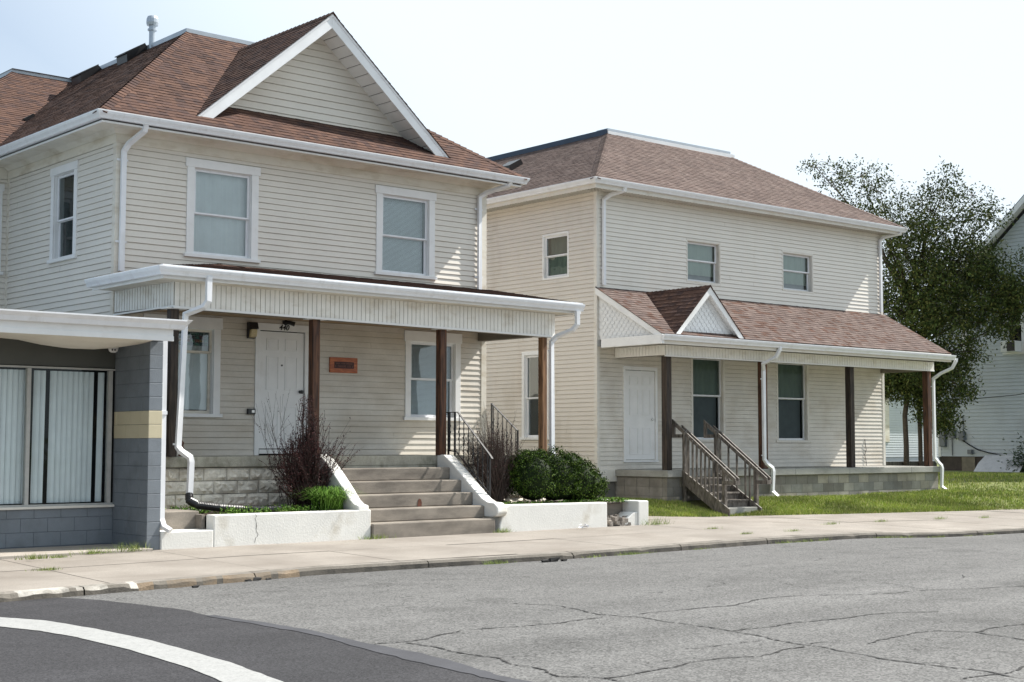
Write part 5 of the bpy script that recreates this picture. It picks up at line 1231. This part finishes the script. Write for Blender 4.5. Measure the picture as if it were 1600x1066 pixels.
# crown masses: x, y, z, horizontal radius, vertical radius, clumps
CROWN = [(27.02, 5.65, 9.76, 0.7, 0.55, 12), (27.7, 5.04, 9.96, 0.7, 0.5, 17), (26.29, 5.72, 10.15, 0.5, 0.3, 6), (27.36, 5.43, 8.94, 0.8, 0.5, 27), (28.18, 4.67, 9.45, 0.7, 0.6, 24), (28.61, 4.39, 8.44, 1.0, 0.8, 68), (29.43, 3.63, 8.84, 1.0, 0.8, 68), (30.85, 3.01, 9.43, 0.8, 0.6, 22), (31.32, 2.67, 8.71, 0.6, 0.5, 18), (29.77, 3.24, 9.85, 0.5, 0.5, 12), (30.66, 3.25, 8.61, 0.9, 0.6, 49), (29.58, 4.36, 6.87, 1.2, 1.0, 270), (30.5, 3.54, 7.08, 1.2, 1.0, 252), (30.19, 3.97, 5.44, 1.2, 1.0, 288), (29.25, 4.76, 5.65, 1.1, 1.0, 207), (29.47, 4.71, 4.21, 1.1, 0.7, 216), (30.42, 3.93, 3.7, 0.8, 0.9, 189), (31.06, 2.88, 6.03, 0.9, 0.7, 144), (31.62, 1.98, 6.17, 0.85, 0.55, 135), (31.18, 2.92, 7.28, 0.8, 0.7, 99), (30.12, 3.65, 2.36, 0.35, 0.5, 45), (29.11, 5.08, 3.6, 0.6, 0.65, 90), (30.59, 3.05, 4.42, 0.35, 0.5, 30), (30.57, 3.19, 3.07, 0.4, 0.25, 21), (31.28, 2.36, 5.29, 0.7, 0.45, 63), (29.98, 4.36, 3.19, 0.6, 0.45, 81), (31.59, 1.28, 6.75, 1.0, 0.8, 90), (29.68, 4.16, 8.0, 1.1, 0.6, 86), (29.45, 5.19, 3.51, 0.7, 0.6, 120), (30.15, 4.57, 3.61, 0.6, 0.5, 90), (29.24, 5.26, 4.64, 0.6, 0.5, 80), (30.17, 4.38, 2.58, 0.45, 0.5, 50), (30.41, 4.08, 2.16, 0.3, 0.4, 26), (29.49, 4.5, 3.38, 0.6, 0.45, 60)]
rnd = random.Random(101)
tx, ty = 29.63, 4.87
tree = thing('leafy_tree', 'large dense leafy tree behind the right house, its boughs over the white wall', 'tree', (tx, ty, .5))
tm = MB(); trunk = [Vector((tx, ty, .3)), Vector((tx+.03, ty, 1.4)), Vector((tx-.02, ty, 2.4)), Vector((tx+.1, ty-.1, 3.4)), Vector((tx+.25, ty-.15, 4.6)), Vector((tx+.2, ty-.2, 5.8))]
tm.tube(trunk, [.10, .085, .08, .09, .08, .05], 8)
lm = MB()
for (x, y, z, rh, rv, n_) in CROWN:
    c = Vector((x, y, z)); k = min(range(3, 6), key=lambda i: abs(trunk[i].z-(z-1.8)))
    s0 = trunk[k]; mid_ = s0.lerp(c, .5)+Vector((rnd.gauss(0, .2), rnd.gauss(0, .2), .25 if z > 5 else .5))
    tm.tube([s0, s0.lerp(mid_, .5)+Vector((rnd.gauss(0, .1), rnd.gauss(0, .1), .05)), mid_, c], [.05, .04, .03, .012], 5)
    for _ in range(max(4, n_//6)):
        d = Vector((rnd.gauss(0, 1), rnd.gauss(0, 1), rnd.gauss(0, .8)+.2)).normalized(); e = c+Vector((d.x*rh, d.y*rh, d.z*rv))*rnd.uniform(.9, 1.45)
        q = c.lerp(e, .5)+Vector((rnd.gauss(0, .08), rnd.gauss(0, .08), .08)); tm.tube([c-(e-c)*.1, q, e], [.013, .009, .004], 3, caps=False)
        for t in (.35, .55, .75, .9, 1.0, 1.05):   # leaves along the twig
            b_ = c.lerp(e, t)
            for _ in range(4): leaf(lm, b_+Vector((rnd.gauss(0, .07), rnd.gauss(0, .07), rnd.gauss(0, .07))), rnd.uniform(.08, .15), rnd.uniform(.03, .055), TREEP, rnd)
    for _ in range(n_):
        while True:
            v = Vector((rnd.uniform(-1, 1), rnd.uniform(-1, 1), rnd.uniform(-1, 1)))
            if v.length < 1: break
        cc = c+Vector((v.x*rh*1.1, v.y*rh*1.1, v.z*rv*1.1))
        for _ in range(24): leaf(lm, cc+Vector((rnd.gauss(0, .16), rnd.gauss(0, .16), rnd.gauss(0, .12))), rnd.uniform(.07, .14), rnd.uniform(.03, .06), TREEP, rnd)
tm.build('trunk', BARK, tree, smooth=True)
LEAFT = bpy.data.materials.get('leaf')
lm.v = [(min(a, 33.3), b, c) for a, b, c in lm.v]
lm.build('crown', LEAFT, tree)
m = MB(); m.tube([(30.5, 4.9, .5), (30.5, 4.9, 1.6), (30.49, 4.92, 2.9)], [.075, .07, .065], 8); solo(m, 'wooden_pole', BARK, 'dark short wooden pole beside the slender tree trunk, beyond the porch end', 'pole', (30.5, 4.9, .5))

# clipped hedge
rnd = random.Random(55)
hd = thing('hedge_bush', 'dense round green boxwood bush behind the right planter wall', 'bush', (7.2, -2.85, .42))
HP_ = [(.035, .075, .008), (.06, .11, .012), (.02, .045, .006), (.10, .15, .02), (.015, .03, .005), (.012, .024, .004)]
lobes = [(6.66, -2.80, .86, .46, .42, .47), (7.22, -2.75, .86, .52, .46, .49), (7.70, -2.75, .77, .46, .44, .44), (8.0, -2.8, .70, .30, .36, .30), (6.5, -2.7, 1.08, .26, .26, .26), (7.05, -2.5, 1.1, .26, .26, .24), (7.45, -2.9, 1.12, .22, .22, .18)]
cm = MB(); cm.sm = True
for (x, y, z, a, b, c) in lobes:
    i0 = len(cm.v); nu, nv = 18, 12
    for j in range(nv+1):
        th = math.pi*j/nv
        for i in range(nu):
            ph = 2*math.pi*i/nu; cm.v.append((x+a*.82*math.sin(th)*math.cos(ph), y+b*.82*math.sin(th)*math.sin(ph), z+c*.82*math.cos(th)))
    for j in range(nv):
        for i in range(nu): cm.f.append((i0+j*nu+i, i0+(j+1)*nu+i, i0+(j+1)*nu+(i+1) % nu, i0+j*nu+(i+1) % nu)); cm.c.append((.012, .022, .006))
hm = MB()
for (x, y, z, a, b, c) in lobes:
    for _ in range(int(1500*(a*b+b*c+a*c)/.66)):
        d = Vector((rnd.gauss(0, 1), rnd.gauss(0, 1), rnd.gauss(0, 1))).normalized()
        if d.z < -.6: continue
        bump_ = 1+.07*math.sin(d.x*9+x*5)*math.sin(d.z*8+y)+.05*math.sin(d.y*15+d.z*13)
        r = bump_*rnd.choice((1.0, .96, .90, .84, 1.03, 1.08)); p = Vector((x+d.x*a*r, y+d.y*b*r, z+d.z*c*r))
        if any(((p.x-X_)/(A_*.86))**2+((p.y-Y_)/(B_*.86))**2+((p.z-Z_)/(C_*.86))**2 < 1 for (X_, Y_, Z_, A_, B_, C_) in lobes): continue
        for _ in range(9): leaf(hm, p+Vector((rnd.gauss(0, .018), rnd.gauss(0, .018), rnd.gauss(0, .018))), rnd.uniform(.02, .038), rnd.uniform(.013, .024), HP_, rnd, -.3)
hm.build('foliage', LEAFA, hd)
cm.build('inner_mass', LEAFA, hd)

# bare shrubs
def shrub(name, label, base, n_, tips, r0, pal, leaves, seed, mat, twig=3):
    rnd = random.Random(seed); t = thing(name, label, 'shrub', base); B_ = Vector(base); sm_ = MB(); lf = MB()
    for _ in range(n_):
        (tx, ty, tz_, sp_, lw) = rnd.choices(tips, [q[4] for q in tips])[0]
        e = Vector((tx+rnd.gauss(0, sp_), ty+rnd.gauss(0, sp_), tz_+rnd.gauss(0, sp_*.8)))
        b = B_+Vector((rnd.gauss(0, .07), rnd.gauss(0, .07), 0)); bow = Vector((rnd.gauss(0, .05), rnd.gauss(0, .05), 0))
        pts = [b, b.lerp(e, .35)+bow+Vector((0, 0, .05)), b.lerp(e, .7)+bow, e]
        sm_.tube(pts, [r0, r0*.8, r0*.55, r0*.25], 4, caps=False)
        for k in range(twig):
            s0 = b.lerp(e, rnd.uniform(.35, .85))+bow; d = (e-b).normalized()+Vector((rnd.gauss(0, .45), rnd.gauss(0, .45), rnd.gauss(.1, .3)))
            ee = s0+d.normalized()*rnd.uniform(.12, .35); sm_.tube([s0, s0.lerp(ee, .5)+Vector((0, 0, .02)), ee], [r0*.5, r0*.4, r0*.2], 3, caps=False)
            if leaves:
                for q in range(leaves//3): leaf(lf, s0.lerp(ee, rnd.random()), .022, .013, pal, rnd, 0)
        for q in range(leaves): 
            tt = rnd.uniform(.2, 1); i = min(2, int(tt*3)); leaf(lf, pts[i].lerp(pts[i+1], tt*3-i)+Vector((rnd.gauss(0, .012), rnd.gauss(0, .012), 0)), .026, .015, pal, rnd, 0)
    sm_.build('stems', mat, t)
    if leaves: lf.build('foliage', LEAFA, t)
    return t
PUR = [(.05, .016, .018), (.07, .024, .024), (.03, .012, .012), (.10, .045, .04)]
shrub('barberry_shrub', 'dark purple twiggy barberry shrub left of the wide steps', (2.02, -2.62, .43), 210,
      [(2.0, -2.6, 1.55, .16, 5), (1.98, -2.62, 2.2, .06, 1.6), (2.25, -2.6, 1.9, .08, 1), (2.5, -2.55, 1.25, .16, 2.0), (1.55, -2.65, 1.25, .15, 1.6), (2.75, -2.45, 1.45, .12, .7), (1.45, -2.7, .95, .12, .5)], .0068, PUR, 34, 71, TWIG)
shrub('thin_shrub', 'sparse bare twigs arching in front of door 440', (1.8, -2.5, .43), 20, [(1.25, -2.6, 2.0, .15, 2), (1.55, -2.6, 2.2, .12, 2), (2.75, -2.5, 1.75, .15, 2), (2.95, -2.5, 1.45, .12, 1)], .004, PUR, 3, 72, TWIG)
shrub('bare_shrub', 'leafless brown shrub between the iron handrail and the round bush', (5.95, -2.62, .43), 330,
      [(5.75, -2.4, 1.55, .2, 4), (6.2, -2.45, 1.65, .2, 4), (5.55, -2.45, 1.35, .15, 2), (6.6, -2.45, 1.25, .18, 2.5), (5.95, -2.4, 1.95, .15, 1.6), (6.75, -2.6, .85, .15, 1)], .0045, PUR, 5, 73, TWIGG, twig=5)
# strap leaved clump
def clump(name, label, base, n_, h, w_, spread, pal, seed):
    rnd = random.Random(seed); mb = MB(); B_ = Vector(base)
    for _ in range(n_):
        a = rnd.random()*6.283; r = spread*rnd.random()**.6; hh = h*rnd.uniform(.6, 1.1); d = Vector((math.cos(a), math.sin(a), 0)); s_ = Vector((-d.y, d.x, 0))*w_/2
        b = B_+Vector((rnd.gauss(0, .10), rnd.gauss(0, .07), 0)); c = rnd.choice(pal); f = rnd.uniform(.75, 1.25); c = tuple(q*f for q in c)
        P_ = [b, b+d*r*.35+Vector((0, 0, hh*.65)), b+d*r*.75+Vector((0, 0, hh)), b+d*r*1.15+Vector((0, 0, hh*.8))]
        for i in range(3):
            k0, k1 = (1, .9, .6, .1)[i], (1, .9, .6, .1)[i+1]; mb.face([P_[i]-s_*k0, P_[i]+s_*k0, P_[i+1]+s_*k1, P_[i+1]-s_*k1], c)
    return solo(mb, name, LEAFA, label, 'plant', base)
LG = [(.08, .17, .02), (.11, .22, .03), (.05, .11, .014), (.15, .26, .05)]
clump('daylily_clump', 'bright green arching daylily clump at the right end of the left planter', (2.2, -3.0, .43), 620, .36, .011, .52, LG, 81)
# ground cover in both planters: cannot be counted
random.seed(5); mb = MB(); rnd = random.Random(61)
for (x0, x1, y0, y1, n_) in ((.35, 1.9, -3.18, -2.65, 150), (-.05, .6, -2.5, -1.95, 60), (5.5, 8.8, -3.18, -2.9, 110), (8.2, 8.9, -3.1, -2.2, 40)):
    for _ in range(n_):
        c = Vector((rnd.uniform(x0, x1), rnd.uniform(y0, y1), .42)); h = rnd.uniform(.03, .13 if x1 < 3 else .06)
        for _ in range(16): leaf(mb, c+Vector((rnd.gauss(0, .035), rnd.gauss(0, .035), rnd.uniform(0, h))), rnd.uniform(.02, .045), rnd.uniform(.014, .025), LG+[(.2, .26, .06)], rnd, -.3)
setp(mb.build('ground_cover', LEAFA, None), kind='stuff')
# weed tufts along joints and kerb
WD = [(.16, .22, .05), (.24, .28, .08), (.11, .16, .035)]
spots = [(-2.96, -4.05, .012, .08, 'in the joint before the left end of the shop slab'), (-2.66, -4.03, .01, .06, 'in the joint near the shop slab, second from the left'), (-1.40, -3.60, .012, .14, 'at the foot of the blue grey pillar'), (-1.95, -3.66, .01, .10, 'on the shop slab edge, left of the pillar'),
         (-3.3, -5.28, -.03, .05, 'flat on the pavement before the shop'), (9.05, -3.55, 0, .17, 'against the white end block of the broken step'), (2.72, -3.53, 0, .10, 'in the corner between the left planter and the bottom step'), (5.33, -3.52, 0, .09, 'under the cracked nub of the right cheek wall'),
         (9.15, -4.8, -.03, .05, 'in a pavement joint before the broken step'), (8.72, -5.9, -.05, .05, 'in a pavement joint nearer the kerb'), (12.6, -4.8, -.07, .07, 'on the pavement before the wooden stairs'), (14.5, -4.63, -.09, .07, 'on the pavement before the lawn, left one'), (16.3, -4.83, -.09, .08, 'on the pavement before the lawn, middle one'), (17.5, -5.16, -.09, .07, 'on the pavement before the lawn, right one'),
         (10.06, -5.87, -.06, .06, 'in the pavement joint before the wooden stairs, near the kerb')]
for i, (x, y, z, h, ww) in enumerate(spots):
    rr = random.Random(200+i); mb = MB()
    for _ in range(int(60+300*h)):
        a = rr.random()*6.283; l = h*rr.uniform(.3, 1.5); px_, py_ = x+rr.gauss(0, h*.8+.05), y+rr.gauss(0, h*.2+.01); c = rr.choice(WD)
        mb.face([(px_-.004, py_, z), (px_+.004, py_, z), (px_+math.cos(a)*l*.6, py_+math.sin(a)*l*.6, z+h*rr.uniform(.4, 1.1))], c)
    solo(mb, 'weed_tuft', LEAFA, 'small green weed tuft '+ww, 'weed', (x, y, z), group='weeds growing in the pavement joints')
for i in range(26):
    if i in (8, 9): continue
    rr = random.Random(300+i); x = 2.0+rr.random()*17; y = curb_y(x)-.03; z = roadz(x); h = rr.uniform(.03, .07); mb = MB()
    for _ in range(50):
        a = rr.random()*6.283; l = h; px_, py_ = x+rr.gauss(0, .12), y+rr.gauss(0, .015); mb.face([(px_-.004, py_, z), (px_+.004, py_, z), (px_+math.cos(a)*l*.6, py_+math.sin(a)*l*.6, z+h*rr.uniform(.4, 1.1))], rr.choice(WD))
    solo(mb, 'weed_tuft', LEAFA, 'tiny weed tuft in the gutter at the foot of the kerb', 'weed', (x, y, z), group='weeds along the foot of the kerb')
# black corrugated drain hose
m = MB(); pth = [Vector(p) for p in ((.16, -2.31, .72), (.14, -2.36, .62), (.2, -2.5, .56), (.45, -2.7, .52), (.8, -2.85, .49), (1.2, -2.88, .475), (1.42, -2.86, .475))]
fine = []
for a, b in zip(pth, pth[1:]):
    n_ = max(2, int((b-a).length/.012))
    for i in range(n_): fine.append(a.lerp(b, i/n_))
m.tube(fine, [.056+(.007 if i % 2 else 0) for i in range(len(fine))], 12); solo(m, 'drain_hose', BLKPL, 'black corrugated drain hose lying in the left planter under the downspout', 'hose', (.15, -2.3, .5))
m = MB(); m.lathe(.17, -1.74, [(.030, 1.274), (.042, 1.395), (.040, 1.395), (.03, 1.3)], 16); solo(m, 'paper_cup', WHITE, 'white cup standing on the left end of the porch edge', 'cup', (.17, -1.74, 1.274))
m = MB(); m.lathe(.94, -.6, [(.05, 1.274), (.035, 1.33), (.055, 1.38), (.03, 1.44), (.045, 1.49), (.01, 1.53)], 12); solo(m, 'clay_figure', M('terracotta', (.17, .08, .05), .8, .2, 9), 'small brown clay figure on the porch floor under the stained glass window', 'figurine', (.94, -.6, 1.274))
m = MB(); rnd = random.Random(3)
for k in range(9):
    c = Vector((7.12+rnd.uniform(-.07, .09), -3.62+rnd.uniform(-.03, .03), .03+rnd.uniform(-.01, .02))); q = [c+Vector((rnd.uniform(-.07, .07), rnd.uniform(-.05, .05), rnd.uniform(-.025, .045))) for _ in range(4)]; m.face(q)
solo(m, 'paper_litter', M('white_paper', (.8, .8, .82), .6, .05, 5), 'crumpled white paper litter against the foot of the right planter wall', 'litter', (7.12, -3.62, 0))
m = MB()
for (x, y, s_) in ((-1.75, -6.72, .05), (-1.6, -6.70, .07), (-1.45, -6.72, .045), (-1.3, -6.68, .06), (-1.15, -6.7, .035), (3.15, -6.95, .06), (3.32, -6.93, .09), (3.5, -6.97, .05), (-2.3, -7.0, .04)):
    m.hexa([(x+a*s_*rnd.uniform(.6, 1.2), y+b*s_*rnd.uniform(.3, .6), roadz(x)+.002+(c+1)*s_*rnd.uniform(.15, .35)) for (a, b, c) in ((-1, -1, -1), (1, -1, -1), (1, 1, -1), (-1, 1, -1), (-1, -1, 1), (1, -1, 1), (1, 1, 1), (-1, 1, 1))])
setp(m.build('kerb_debris', TAR, None), kind='stuff')
